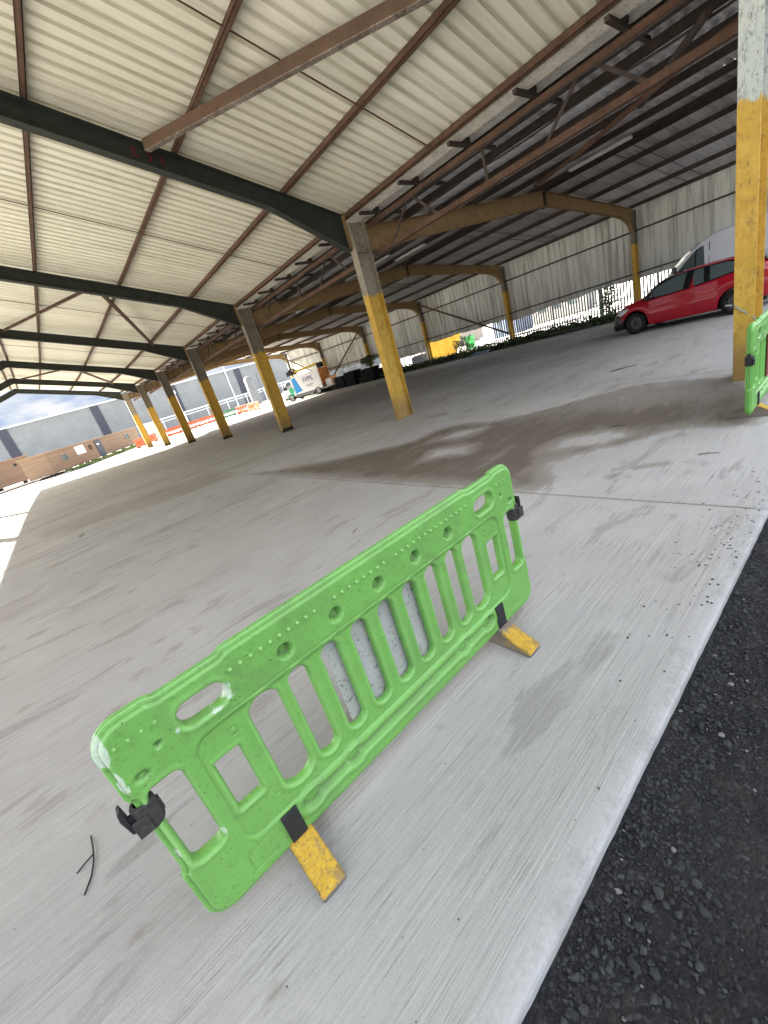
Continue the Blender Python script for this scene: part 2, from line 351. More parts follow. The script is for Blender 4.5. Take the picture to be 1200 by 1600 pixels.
wet_polys = [[(3.31, 9.6), (3.76, 8.02), (4.4, 6.9), (5.16, 5.81), (5.9, 5.7), (6.25, 5.2), (6.1, 4.6), (6.61, 3.85), (7.2, 3.3), (7.7, 2.72), (7.6, 2.1), (7.4, 1.5), (6.4, 1.0), (5.4, .82), (5.13, .9),
              (5.1, 1.5), (4.75, 1.75), (4.56, 1.97), (4.17, 2.36), (3.9, 2.3), (3.6, 2.05), (3.31, 2.15)],
             [(7.0, 7.2), (7.3, 6.9), (7.25, 6.5), (7.0, 6.4), (6.9, 6.8)], [(3.9, 1.75), (4.05, 1.6), (4.2, 1.15), (4.12, 1.1), (3.95, 1.45)], [(3.75, 1.75), (3.82, 1.6), (3.8, 1.5), (3.7, 1.6)],
             [(-1.0, 14), (1.2, 13.2), (3.2, 12.4), (3.2, 9.9), (1.5, 10.4), (-.9, 12.2)]]
wet = np.zeros(X.shape)
for i, p in enumerate(wet_polys):
    s_ = seg_poly_sdf(X, Y, p); wet = np.maximum(wet, np.clip(.5-s_*(1.3 if i < 4 else .55), 0, 1.0 if i < 1 else .8 if i < 4 else .56))
for p in ([(4.55, 2.62), (4.9, 2.6), (5.15, 2.2), (5.0, 1.98), (4.75, 2.1)], [(4.3, 4.5), (4.6, 4.6), (4.75, 4.1), (4.5, 3.95)], [(5.2, 5.1), (5.6, 4.9), (5.7, 4.5), (5.3, 4.7)]):
    s_ = seg_poly_sdf(X, Y, p); wet = np.where(s_ < .35, np.minimum(wet, np.clip(.5+s_*1.6, 0, 1)), wet)
for cx, cy, r in ((.37, 4.26, .16), (.03, 3.7, .12), (.01, 3.25, .11), (-.22, 3.7, .13), (-.39, 3.07, .14), (-.21, 2.72, .12), (-.48, 1.53, .12), (-.85, 5.47, .25), (-.6, 2.3, .14), (-.9, 3.9, .2), (-1.2, 2.4, .25), (-.55, 4.3, .15),
                  (.16, 2.98, .08), (-.7, 1.3, .10), (-.62, .95, .12), (-.2, 1.0, .09), (.05, 5.3, .13), (-1.1, 7.3, .3), (.9, 7.6, .2)):
    wet = np.maximum(wet, np.clip(.62-np.hypot((X-cx)*.62, (Y-cy)*1.25)*.42/r, 0, .60))
wet = np.where(X > 5.6, np.minimum(wet, np.clip(1-(X-5.6)*.35, .60, 1)), wet)
groove = np.zeros(X.shape); Z = np.zeros(X.shape)
for j in JX:
    g = np.clip(1-abs(X-j)/.013, 0, 1); groove = np.maximum(groove, np.clip(g*1.6, 0, 1)); Z -= g*.012
for j in JY:
    g = np.clip(1-abs(Y-j)/.013, 0, 1); groove = np.maximum(groove, np.clip(g*1.6, 0, 1)); Z -= g*.012
margin = np.clip((EDGE+.076-Y)/.02, 0, 1)
Z -= np.clip((EDGE+.014-Y)/.010, 0, 1)*.006; Z += -.0015*((Y > EDGE+.085) & (Y < EDGE+.1))
in_shed = np.clip((Y-1.6)/3.2, 0, 1)
wob = np.array([mnoise.noise(Vector((x*3.1, 0, 0)))*.0022+mnoise.noise(Vector((x*17, 3, 0)))*.0022 for x in xs])
Yw = Y+np.where(Y < EDGE+.1, 1, 0)*wob[:, None]*np.clip((EDGE+.1-Y)/.1, 0, 1)
nx, ny = X.shape
vs = np.stack([X, Yw, Z], -1).reshape(-1, 3).tolist()
idx = np.arange(nx*ny).reshape(nx, ny)
fs = np.stack([idx[:-1, :-1], idx[1:, :-1], idx[1:, 1:], idx[:-1, 1:]], -1).reshape(-1, 4).tolist()
b0 = len(vs)
for i in range(nx):
    vs.append([float(xs[i]), float(Yw[i, 0]-.003), -.02]); vs.append([float(xs[i]), float(Yw[i, 0]+.004), -.10])
for i in range(nx-1):
    a, b = int(idx[i, 0]), int(idx[i+1, 0]); fs.append([a, b0+2*i, b0+2*i+2, b]); fs.append([b0+2*i, b0+2*i+1, b0+2*i+3, b0+2*i+2])
me = bpy.data.meshes.new('concrete_floor'); me.from_pydata(vs, [], fs)
for nm, arr in (('wet', wet), ('groove', groove), ('margin', margin), ('in_shed', in_shed)):
    a = me.attributes.new(nm, 'FLOAT', 'POINT'); full = np.zeros(len(vs)); full[:nx*ny] = arr.reshape(-1)
    if nm == 'margin': full[nx*ny:] = 1
    a.data.foreach_set('value', full.astype(np.float32))
me.materials.append(m_conc); me.shade_smooth()
o = bpy.data.objects.new('concrete_floor', me); C.objects.link(o); tag(o, kind='structure')

# loose stones on the asphalt near the slab edge
def stone_template(seed, n=1):
    bm = bmesh.new(); bmesh.ops.create_icosphere(bm, subdivisions=1, radius=1)
    r = random.Random(seed)
    for v in bm.verts: v.co *= r.uniform(.7, 1.15)
    vs = [v.co.copy() for v in bm.verts]; fs = [tuple(v.index for v in f.verts) for f in bm.faces]; bm.free(); return vs, fs
tmpl = [stone_template(i) for i in range(6)]
def scatter_stones(name, n, posf, mats, sizef, label):
    V = []; F = []; MI = []
    for i in range(n):
        x, y, z = posf(); s = sizef(); vs, fs = random.choice(tmpl); q = Matrix.Rotation(random.uniform(0, 6.28), 3, 'Z')
        sx, sy, sz = s*random.uniform(.7, 1.35), s*random.uniform(.7, 1.1), s*random.uniform(.35, .65); b = len(V)
        for v in vs:
            u = q @ Vector((v.x*sx, v.y*sy, v.z*sz)); V.append((x+u.x, y+u.y, z+u.z+sz*.35))
        F += [tuple(k+b for k in f) for f in fs]; mi = random.choices(range(len(mats)), [7, 3, .14][:len(mats)])[0]; MI += [mi]*len(fs)
    me = bpy.data.meshes.new(name); me.from_pydata(V, [], F)
    for m_ in mats: me.materials.append(m_)
    me.polygons.foreach_set('material_index', MI); o = bpy.data.objects.new(name, me); C.objects.link(o); tag(o, label, 'gravel', kind='stuff'); return o
NG = 15000
def gpos():
    while True:
        x = random.uniform(-.4, 5.5); y = EDGE-.012-abs(random.gauss(0, .14)) if random.random() < .62 else random.uniform(-.9, .4)
        if y > -.9: return x, y, -.060
scatter_stones('loose_gravel', NG, gpos, [simple('dark_stone', (.024, .025, .028), .8, .5, 30), simple('grey_stone', (.038, .039, .043), .8, .4, 30), simple('pale_stone', (.14, .135, .125), .8, .3, 30)],
               lambda: min(.017, max(.0018, random.lognormvariate(-5.45, .5))), 'small dark loose stones scattered on the asphalt along the slab edge')

# ------------------------------------------------------------------ shed
Y0, S = 1.386, 6.8565
FY = [Y0+k*S for k in range(7)]
XV, XW, XR = 7.33, 23.62, 16.0
def zo(y): return .00105*max(0, y-22)**2
def zl(x):  # top of left rafters
    return 4.6+.31*(7.3-x) if x > .55 else 4.6+.31*(7.3-.55)-.31*(.55-x)
def zr(x): return 4.44+(x-8.0)*.0825 if x < XR else 5.10-(x-XR)*.096
XLE = -5.18
shed = thing('open_shed', 'large open-sided steel shed with cream sheet roof, ochre rafters and yellow-footed posts', 'shed', (0, 0, 0))

# columns
for k, y in enumerate(FY):
    mt = m_col0 if k == 0 else m_col1 if k in (1, 6) else m_col2
    mb = MB(); z1 = 4.50+zo(y)
    y -= .08; mb.section((XV, y, -.02), (XV, y, z1), Ibeam(.46, .20, .018, .014), up=(1, 0, 0))
    mb.box(XV-.22, XV+.22, y-.012, y+.012, z1-.56, z1-.54)
    for s_ in (-1, 1): mb.box(XV-.20, XV+.20, y+s_*.052-.045, y+s_*.052+.045, z1-.62, z1-.605)
    mb.build('column', mt, shed)
m_colw = m_col2
for k, y in enumerate(FY[:6]+[FY[6]]):
    mb = MB(); z1 = 4.34+zo(y)
    mb.section((XW, y, -.05), (XW, y, z1), Ibeam(.30, .18, .014, .012), up=(1, 0, 0)); mb.build('column', m_colw, shed)
for k in range(7):
    mb = MB(); y = FY[k]; z1 = zl(XLE)+zo(y)-.1
    mb.section((XLE+.2, y, -.02), (XLE+.2, y, z1), Ibeam(.30, .18, .014, .012), up=(1, 0, 0)); mb.build('column', m_colw, shed)

# left rafters: web polygon + flanges, haunched
def rafter(pts_top, pts_bot, y, b, mat, name='rafter', tf=.016):
    mb = MB()
    n = len(pts_top)
    for i in range(n-1):
        (x0, a0), (x1, a1) = pts_top[i], pts_top[i+1]; (u0, c0), (u1, c1) = pts_bot[i], pts_bot[i+1]
        mb.add([(x0, y-.006, a0), (x1, y-.006, a1), (u1, y-.006, c1), (u0, y-.006, c0), (x0, y+.006, a0), (x1, y+.006, a1), (u1, y+.006, c1), (u0, y+.006, c0)],
               [(0, 1, 2, 3), (7, 6, 5, 4), (0, 4, 5, 1), (3, 2, 6, 7)])
        for (p, q, za, zb, sg) in ((x0, x1, a0, a1, 1), (u0, u1, c0, c1, -1)):
            mb.add([(p, y-b/2, za), (q, y-b/2, zb), (q, y+b/2, zb), (p, y+b/2, za), (p, y-b/2, za+sg*tf), (q, y-b/2, zb+sg*tf), (q, y+b/2, zb+sg*tf), (p, y+b/2, za+sg*tf)],
                   [(0, 3, 2, 1), (4, 5, 6, 7), (0, 1, 5, 4), (2, 3, 7, 6), (1, 2, 6, 5), (3, 0, 4, 7)])
    return mb.build(name, mat, shed)
for k, y in enumerate(FY):
    z = zo(y); D = .31
    xt = [7.08, 5.3, .55]; rafter([(x, zl(x)+z-.018) for x in xt], [(7.08, zl(7.08)+z-.70), (5.3, zl(5.3)+z-D-.02), (.55, zl(.55)+z-D-.02)], y, .17, m_raf_dark)
    rafter([(x, zl(x)+z-.018) for x in (.55, XLE)], [(.55, zl(.55)+z-D-.02), (XLE, zl(XLE)+z-D-.02)], y, .17, m_raf_dark)
    # end plate at the column
    mb = MB(); mb.box(7.075, 7.098, y-.10, y+.09, zl(7.0)+z-.74, zl(7.0)+z); mb.build('end_plate', m_raf_brown, shed)
# right rafters
for k, y in enumerate(FY):
    z = zo(y)
    top = [(7.47, 4.43+z), (9.2, zr(9.2)+z-.016), (XR-.02, zr(XR)+z-.016)]; bot = [(7.47, 3.90+z), (9.2, 4.10+z), (XR-.02, 4.66+z)]
    rafter(top, bot, y, .17, m_raf_brown)
    xs_ = [XR+.02, 21.6, 22.4, 22.9, 23.2, 23.46]; dz = [.40, .36, .40, .50, .66, .92]
    rafter([(x, zr(x)+z-.016) for x in xs_], [(x, zr(x)+z-d) for x, d in zip(xs_, dz)], y, .17, m_raf_brown)
    mb = MB(); mb.box(XR-.018, XR+.018, y-.1, y+.1, 4.6+z, 5.16+z); mb.box(XR-.05, XR-.02, y-.03, y+.03, 5.16+z, 5.24+z); mb.build('apex_plate', m_dark, shed)
# purlins, one per line, following the roof
def polyline_y(f, ya=1.0, yb=43.3):
    ysq = [ya, 22, 28.8, 33, 37, 40, yb]; return [f(y) for y in ysq]
def purlin(xf, zb, h, b, mat, kind='Z', slope=.31, name='purlin'):
    mb = MB(); ysq = [.95, 8.24, 15.1, 22, 28.8, 32.5, 36, 39.5, 43.3]
    for a, c in zip(ysq[:-1], ysq[1:]):
        za, zc = zb+zo(a), zb+zo(c)
        for (u0, u1, v0, v1) in ((-.004, .004, 0, h), (-b/2, .004, 0, .008), (-.004, b/2, h-.008, h), (b/2-.008, b/2, h-.028, h), (-b/2, -b/2+.008, 0, .028)):
            mb.add([(xf+u0, a, za+v0-u0*slope), (xf+u1, a, za+v0-u1*slope), (xf+u1, a, za+v1-u1*slope), (xf+u0, a, za+v1-u0*slope),
                    (xf+u0, c, zc+v0-u0*slope), (xf+u1, c, zc+v0-u1*slope), (xf+u1, c, zc+v1-u1*slope), (xf+u0, c, zc+v1-u0*slope)],
                   [(0, 1, 2, 3), (7, 6, 5, 4), (0, 4, 5, 1), (1, 5, 6, 2), (2, 6, 7, 3), (3, 7, 4, 0)])
    return mb.build(name, mat, shed)
for x in (7.27, 5.78, 3.85, 1.98): purlin(x, zl(x)+.004, .135, .11, m_purlin)
for x in (.75, .35, -1.0, -2.9, -4.7): purlin(x, zl(x)+.004, .135, .11, m_purlin, slope=.31 if x > .55 else -.31)
for x in (9.05, 10.5, 12.1, 13.8, 15.72): purlin(x, zr(x)+.004, .15, .11, m_dark, slope=-.08)
for x in (16.22, 17.6, 19.5, 21.5): purlin(x, zr(x)+.004, .15, .11, m_dark, slope=.096)
purlin(23.45, zr(23.45)+.004, .14, .16, m_dark, slope=.096)
# roof sheets: profile swept down the slope
def roof_sheet(x0, x1, zf, prof, pitch, mat, name, xn=1, ya=.85, yb=43.5):
    mb = MB(); pts = []
    y = ya
    while y < yb:
        for (a, b) in prof: pts.append((y+a*pitch, b))
        y += pitch
    xs_ = np.linspace(x0, x1, xn+1); n = len(pts); V = []; F = []
    for x in xs_:
        for (yy, dz) in pts: V.append((x, yy, zf(x)+zo(yy)+dz))
    for i in range(len(xs_)-1):
        for j in range(n-1): F.append((i*n+j, i*n+j+1, (i+1)*n+j+1, (i+1)*n+j))
    mb.add(V, F); o = mb.build(name, mat, shed, recalc=False); return o
trap = [(0, 0), (.60, 0), (.67, .045), (.93, .045)]
for (a, b) in ((.5, 4.2), (4.05, 7.52)): roof_sheet(a, b, lambda x, a=a: zl(max(x, .5501))+.145+(.006 if a < 1 else 0), trap, .215, m_cream, 'roof_sheet')
roof_sheet(XLE-.2, .58, lambda x: zl(min(x, .55))+.15, trap, .215, m_cream, 'roof_sheet')
sinw = [(i/6, .028*math.sin(2*math.pi*i/6)) for i in range(6)]
m_rsheet2 = mat_sheet('pale_cement_sheet', (.74, .73, .73), (.82, .81, .815), (.3, 3, 1), (.22, .2, .18), .5, .8)
for (a, b, mt) in ((8.35, 11.4, m_rsheet2), (11.4, 13.9, m_rsheet), (13.9, 16.0, m_rsheet), (16.0, 19.9, m_rsheet), (19.9, 24.0, m_rsheet2)):
    roof_sheet(a-(.1 if a in (11.4, 19.9) else 0), b+(.1 if b in (13.9,) else 0), lambda x, a=a, b=b: (4.44+(x-8)*.0825 if b <= 16 else 5.10-(x-XR)*.096)+.186+(.004 if a in (11.4, 19.9) else 0), sinw, .177, mt, 'roof_sheet')
mb = MB()
for a, c in zip([.85, 22, 28.8, 36], [22, 28.8, 36, 43.5]):
    mb.add([(15.75, a, 5.36+zo(a)), (16, a, 5.40+zo(a)), (16.25, a, 5.36+zo(a)), (15.75, c, 5.36+zo(c)), (16, c, 5.40+zo(c)), (16.25, c, 5.36+zo(c))], [(0, 1, 4, 3), (1, 2, 5, 4)])
mb.build('ridge_cap', m_rsheet, shed, recalc=False)
mb = MB()
for a, c in zip([.85, 22, 28.8, 36], [22, 28.8, 36, 43.5]):
    zz = zl(.55)+.21
    mb.add([(.25, a, zz-.07+zo(a)), (.55, a, zz+zo(a)), (.85, a, zz-.07+zo(a)), (.25, c, zz-.07+zo(c)), (.55, c, zz+zo(c)), (.85, c, zz-.07+zo(c))], [(0, 1, 4, 3), (1, 2, 5, 4)])
mb.build('ridge_cap', m_cream, shed, recalc=False)
# valley gutter
mb = MB(); gp = [(7.36, 4.86), (7.42, 4.63), (7.60, 4.585), (7.78, 4.66), (7.80, 4.64), (8.00, 4.62), (8.05, 4.70), (8.42, 4.72), (8.44, 4.69)]
yy = [.9, 8, 15, 22, 28.8, 36, 43.4]; V = []; F = []
for y in yy:
    for (x, z) in gp: V.append((x, y, z+zo(y)))
n = len(gp)
for i in range(len(yy)-1):
    for j in range(n-1): F.append((i*n+j, (i+1)*n+j, (i+1)*n+j+1, i*n+j+1))
mb.add(V, F); mb.build('gutter', m_gutter, shed, recalc=False)
# dark valley beam beside the gutter
mb = MB()
for a, c in zip(yy[:-1], yy[1:]): mb.section((8.22, a, 4.60+zo(a)), (8.22, c, 4.60+zo(c)), Ibeam(.18, .16, .012, .01))
mb.build('valley_beam', m_dark, shed)
# lattice girder between the posts
XG = 7.75
for k in range(6):
    ya, yb = FY[k]+.1, FY[k+1]-.1; zt = 4.43+(zo(FY[k])+zo(FY[k+1]))/2; zbm = 3.82+(zo(FY[k])+zo(FY[k+1]))/2
    g = MB(); g.section((XG, ya, zt), (XG, yb, zt), [[(-.04, -.05), (.04, -.05), (.04, -.038), (-.04, -.038)], [(-.006, -.038), (.006, -.038), (.006, .05), (-.006, .05)]]); g.build('top_chord', m_purlin, shed)
    g = MB(); g.section((XG, ya, zbm), (XG, yb, zbm), [[(-.05, -.045), (.05, -.045), (.05, -.033), (-.05, -.033)], [(-.05, -.033), (-.038, -.033), (-.038, .05), (-.05, .05)], [(.038, -.033), (.05, -.033), (.05, .05), (.038, .05)]]); g.build('bottom_chord', m_purlin, shed)
    for (a, b) in ((6.85, 7.50), (6.70, 6.15), (4.96, 4.95), (3.30, 3.85), (3.05, 2.45)):
        g = MB(); g.bar((XG, a+k*S, zt-.04), (XG, b+k*S, zbm+.04), .05, .012, up=(1, 0, 0)); g.bar((XG+.02, a+k*S, zt-.04), (XG+.02, b+k*S, zbm+.04), .012, .05, up=(1, 0, 0)); g.build('lattice_member', m_dark, shed)
    for j in range(5):
        y = 7.80-1.28*j+k*S; zb_ = 4.545+zo(y)
        g = MB(); g.bar((7.24, y, zb_), (8.62, y, zb_), .065, .055); g.box(XG-.05, XG+.05, y-.05, y+.05, zb_+.03, zb_+.09); g.build('cross_bracket', m_dark, shed)
# rusty long tie under the right roof
g = MB(); g.tube([(9.35, 1.5, 4.42), (9.9, 2.6, 4.42), (11.9, 5.2, 4.55), (13.0, 6.9, 4.66)], .05, 10); g.build('rusty_tie', m_purlin, shed)
g = MB(); g.bar((8.6, 2.0, 4.42), (11.0, 3.6, 4.5), .08, .08); g.build('cross_brace', m_dark, shed)
# roof braces on the left slope
def zb_(x, y, d=.0): return zl(x)+zo(y)-d
g = MB(); a = Vector((3.30, 8.05, zb_(3.3, 8.05, .10))); b = Vector((6.2, 1.55, zb_(6.2, 1.5, .12)))
g.section(a, b, [[(-.005, -.085), (.005, -.085), (.005, .055), (-.005, .055)]]); g.build('diagonal_brace', m_brace, shed)
g = MB(); g.section(a, b, [[(-.085, -.100), (.01, -.100), (.01, -.085), (-.085, -.090)]]); g.build('brace_flange', m_flake, shed)
for k in (2, 4):
    for (xa, xb) in ((3.25, 5.8), (3.0, .9)):
        g = MB(); ya, yb = FY[k]+.1, FY[k+1]-.12; g.section((xa, ya, zb_(xa, ya, .22)), (xb, yb, zb_(xb, yb, .12)), [[(-.05, -.005), (.05, -.005), (.05, .006), (-.05, .006)], [(.04, .006), (.05, .006), (.05, .09), (.04, .09)]]); g.build('diagonal_brace', m_purlin, shed)
# sag rods mid bay
for k in range(6):
    y = FY[k]+S*.62 if k < 1 else FY[k]+S*.48
    g = MB(); g.bar((.6, y, zb_(.6, y)+.09), (7.25, y, zb_(7.25, y)+.07), .016, .016); g.build('sag_rod', m_purlin, shed)
    for dx in (0, .5):
        g = MB(); g.bar((16.2, y+dx, zr(16.2)+.1+zo(y)), (23.4, y+dx, zr(23.4)+.1+zo(y)), .014, .014); g.build('sag_rod', m_dark, shed)
for (p_, q_, r_) in (((7.62, 1.4, 4.36), (7.62, 42, 4.74), .014), ((8.9, 1.2, 4.48), (8.9, 42, 4.9), .018)):
    g = MB(); pts = [Vector(p_).lerp(Vector(q_), i/60)+Vector((.02*math.sin(i*1.3), 0, -.035*abs(math.sin(i*.9))+(zo(1.4+i*.677)-.38*i/60 if True else 0))) for i in range(61)]; g.tube(pts, r_, 6); g.build('cable', m_dark, shed)
for (y_, x_) in ((10.8, 12.6), (17.4, 11.9), (4.6, 13.4)):
    g = MB(); g.bar((x_, y_, 4.66), (x_, y_+1.5, 4.66), .12, .06); g.build('strip_light', simple('dusty_white_metal%d' % int(y_), (.5, .5, .48), .5), shed)
g = MB(); g.bar((11.6, 11.6, 4.68), (11.6, 14.2, 4.68), .10, .05); g.build('strip_light', simple('dusty_white_metal', (.5, .5, .48), .5), shed)
g = MB(); g.tube([(3.0, 15.1, zb_(3, 15.1)-.3), (3.05, 15.3, zb_(3, 15.1)-.32)], .02); g.build('bolt', m_dark, shed)
# red chalk marks on the web of the second left rafter (three worn characters)
fr = FY[1]-.0105
mred = simple('red_marker', (.20, .015, .015), .7, .3, 30)
def stroke(pts, x0, s):
    txt = MB()
    for (p, q) in zip(pts[:-1], pts[1:]):
        x_a, z_a = x0-p[0]*s, p[1]*s; x_b, z_b = x0-q[0]*s, q[1]*s
        txt.bar((x_a, fr, zl(x_a)-.22+z_a), (x_b, fr, zl(x_b)-.22+z_b), .006, .022, up=(0, 0, 1))
    txt.build('red_marking', mred, shed)
stroke([(0, 0), (0, 1), (.5, 1), (.5, .5), (0, .5), (.55, 0)], 3.62, .12); stroke([(0, 0), (.05, 1), (.5, .5), (.5, 0), (0, .1)], 3.42, .12); stroke([(0, .9), (.5, 1), (.3, .5), (.5, .1), (0, 0)], 3.22, .12)

# side wall of ribbed sheets with an uneven lower edge
XS = 23.86
def wall_lo(y):
    if y < 8: b = 1.50
    elif y < 10.2: b = 1.56
    elif y < 15.5: b = 1.58-.05*(y-10.2)
    elif y < 21.9: b = 1.50
    elif y < 26: b = 1.02
    else: b = 1.55+.01*(y-26)
    return b+.03*math.sin(y*2.1)+.015*math.sin(y*9)
mb = MB(); V = []; F = []; y = -2.5; pr = [(0, 0), (.10, 0), (.12, .035), (.17, .035), (.19, 0)]
cols = []
while y < 42.6:
    for a, d in pr: cols.append((y+a, d))
    y += .30
for (yy_, d) in cols:
    lo = wall_lo(math.floor(yy_/.9)*.9 if 8.5 > yy_ or yy_ > 16 else yy_); V.append((XS+d, yy_, lo)); V.append((XS+d, yy_, zr(23.8)+.14+zo(yy_)))
for i in range(len(cols)-1): F.append((2*i, 2*i+2, 2*i+3, 2*i+1))
mb.add(V, F); mb.build('wall_cladding', m_wall, shed, recalc=False)
for zg, f_ in ((3.52, .0), (1.78, .0)):
    g = MB()
    for a, c in zip([-2.5, 8.24, 22, 28.8, 36], [8.24, 22, 28.8, 36, 42.6]): g.bar((XS-.09, a, zg+zo(a)*.8), (XS-.09, c, zg+zo(c)*.8), .16, .06)
    g.build('wall_rail', m_dark, shed)
for (p, q) in (((23.45, FY[3]-.1, 4.15), (23.45, FY[2]+.1, .72)), ((23.45, FY[4]+.1, 4.1), (23.45, FY[5]-.2, .75)), ((23.45, FY[6]-.1, 4.3), (23.45, FY[5]+.2, 1.2))):
    g = MB(); g.bar(p, q, .09, .09); g.build('wall_brace', m_purlin, shed)

# ------------------------------------------------------------------ plastic barriers
def rbox(x, z, cx, cz, hx, hz, r):
    qx = abs(x-cx)-hx+r; qz = abs(z-cz)-hz+r
    return np.hypot(np.maximum(qx, 0), np.maximum(qz, 0))+np.minimum(np.maximum(qx, qz), 0)-r
def sm(e0, e1, x): t = np.clip((x-e0)/(e1-e0), 0, 1); return t*t*(3-2*t)
TH = .052
def holes(x, z):
    h = rbox(x, z, .097, .52, .049, .168, .026)
    for mx_ in (0, 1):
        xx = 2-x if mx_ else x
        h = np.minimum(h, rbox(xx, z, .097, .52, .049, .168, .026))
        h = np.minimum(h, rbox(xx, z, .264, .50, .043, .107, .008)); h = np.minimum(h, rbox(xx, z, .432, .508, .057, .203, .05))
        h = np.minimum(h, rbox(xx, z, .277, .82, .073, .040, .036))
    for i in range(7): h = np.minimum(h, rbox(x, z, .57+.1433*i, .508, .039, .203, .038))
    return h
def outer(x, z):
    o = rbox(x, z, 1.0, .515, 1.0, .43, .085)
    for mx_ in (0, 1):
        xx = 2-x if mx_ else x
        o = np.maximum(o, -rbox(xx, z, .275, .985, .115, .052, .03))      # dip over the hand hole
        o = np.maximum(o, -rbox(xx, z, -.02, .52, .032, .165, .012))        # slimmer end post
    return o
def sdf(x, z): return np.maximum(outer(x, z)+.016, -holes(x, z))
def relief(x, z):
    """inward depth of the front face"""
    d = np.zeros(np.broadcast(x, z).shape)
    d += .009*sm(.006, -.006, rbox(x, z, 1.0, .488, .808, .236, .06))
    for zz in (.727, .742): d += .0035*sm(.005, 0, abs(z-zz))*sm(.26, .28, x)*sm(1.74, 1.72, x)
    for cx in (.562, .783, 1.0, 1.217, 1.438):
        r = np.hypot(x-cx, z-.802); d += .030*sm(.033, .016, r)
    ch = rbox(x, z, 1.0, .198, .60, .019, .018)
    for cx in (.434, .639, 1.361, 1.566): ch = np.minimum(ch, np.hypot((x-cx)*.8, z-.200)-.036)
    d += .024*sm(.010, -.012, ch); d -= .005*sm(.020, .008, abs(ch-.012))
    for mx_ in (0, 1):
        xx = 2-x if mx_ else x
        d += .012*sm(.026, .014, np.hypot(xx-.066, (z-.742)*1.35))
        d += .004*sm(.004, 0, abs(np.hypot(xx-.315, z-.665)-.014)); d += .004*sm(.004, 0, abs(np.hypot(xx-.342, z-.322)-.014))
        lb = rbox(xx, z, .212, .188, .045, .042, .003); d += .003*sm(.0035, 0, abs(lb)); 
        d += .010*sm(.013, .008, np.hypot(xx-.135, z-.80))
    e = np.maximum(outer(x, z)+.016, -holes(x, z)); d += .011*(1-np.sqrt(np.clip(1-(1+np.clip(e, -.013, 0)/.013)**2, 0, 1)))
    h = -holes(x, z); d -= .004*sm(.03, .012, -h)*sm(-.002, .012, -h)
    return d
def panel_mesh(cell, detail=True):
    xs = np.arange(-.004, 2.004+cell, cell); zs = np.arange(.08, .95+cell, cell)
    X, Zz = np.meshgrid(xs, zs, indexing='ij'); D = sdf(X, Zz); nx, nz = X.shape
    verts = []; key = {}; edge_ids = []
    def gv(i, j):
        k = ('g', i, j)
        if k not in key: key[k] = len(verts); verts.append((X[i, j], Zz[i, j]))
        return key[k]
    def ev(i, j, i2, j2):
        k = (min((i, j), (i2, j2)), max((i, j), (i2, j2)))
        if k not in key:
            a, b = D[i, j], D[i2, j2]; t = a/(a-b); t = min(.97, max(.03, t)); key[k] = len(verts); edge_ids.append(len(verts)); verts.append((X[i, j]+(X[i2, j2]-X[i, j])*t, Zz[i, j]+(Zz[i2, j2]-Zz[i, j])*t))
        return key[k]
    faces = []; rim = []
    ins = D < 0
    for i in range(nx-1):
        for j in range(nz-1):
            c = [(i, j), (i+1, j), (i+1, j+1), (i, j+1)]; s = [ins[p] for p in c]; k = sum(s)
            if k == 0: continue
            if k == 4: faces.append([gv(*p) for p in c]); continue
            poly = []; 
            for q in range(4):
                p, p2 = c[q], c[(q+1) % 4]
                if s[q]: poly.append((gv(*p), False))
                if s[q] != s[(q+1) % 4]: poly.append((ev(*p, *p2), True))
            if len(poly) >= 3:
                faces.append([p[0] for p in poly])
                for q in range(len(poly)):
                    a, b = poly[q], poly[(q+1) % len(poly)]
                    if a[1] and b[1] and not (k == 2 and s[0] == s[2]): rim.append((a[0], b[0]))
    P = np.array(verts); x, z = P[:, 0], P[:, 1]; n = len(P)
    rl = relief(x, z) if detail else np.zeros(n)
    yf = -TH/2+rl; yb = TH/2-np.minimum(rl, .011)
    V = [(x[i], yf[i], z[i]) for i in range(n)]+[(x[i], yb[i], z[i]) for i in range(n)]
    F = [tuple(f) for f in faces]+[tuple(v+n for v in f)[::-1] for f in faces]
    e = 1e-4; gx = (sdf(x+e, z)-sdf(x-e, z))/(2*e); gz = (sdf(x, z+e)-sdf(x, z-e))/(2*e); L = np.hypot(gx, gz)+1e-9; gx /= L; gz /= L
    isout = (outer(x, z)+.016) > (-holes(x, z)-.002)
    NL = 17 if detail else 3; ring = {}
    prof = [(q+1)/(NL+1) for q in range(NL)]
    for i in edge_ids:
        ids = [i]
        for t in prof:
            y = yf[i]+(yb[i]-yf[i])*t
            if isout[i]: off = .016*math.sqrt(max(0, 1-(2*t-1)**4))-(.007 if detail and (abs(t-.28) < .06 or abs(t-.62) < .06) else 0)
            else: off = .0015*math.sin(t*math.pi)
            ids.append(len(V)); V.append((x[i]+gx[i]*off, y, z[i]+gz[i]*off))
        ids.append(i+n); ring[i] = ids
    for a, b in rim:
        A, B_ = ring[a], ring[b]
        for q in range(len(A)-1): F.append((A[q], A[q+1], B_[q+1], B_[q]))
    return V, F
def studs(mb):
    for z in (.868,):
        for (a, b) in ((.385, .745), (.80, 1.06), (1.12, 1.60)):
            xx = a
            while xx < b:
                mb.lathe([(.0075, .001), (.0068, -.005), (.003, -.0085), (.0001, -.009)], (xx, -TH/2, z), 'y', 7); xx += .036
    for x_ in (.05, .085, .12, .155, 1.845, 1.88, 1.915): mb.lathe([(.0062, 0), (.0055, -.004), (.0001, -.006)], (x_, -TH/2+.001, .868), 'y', 7)
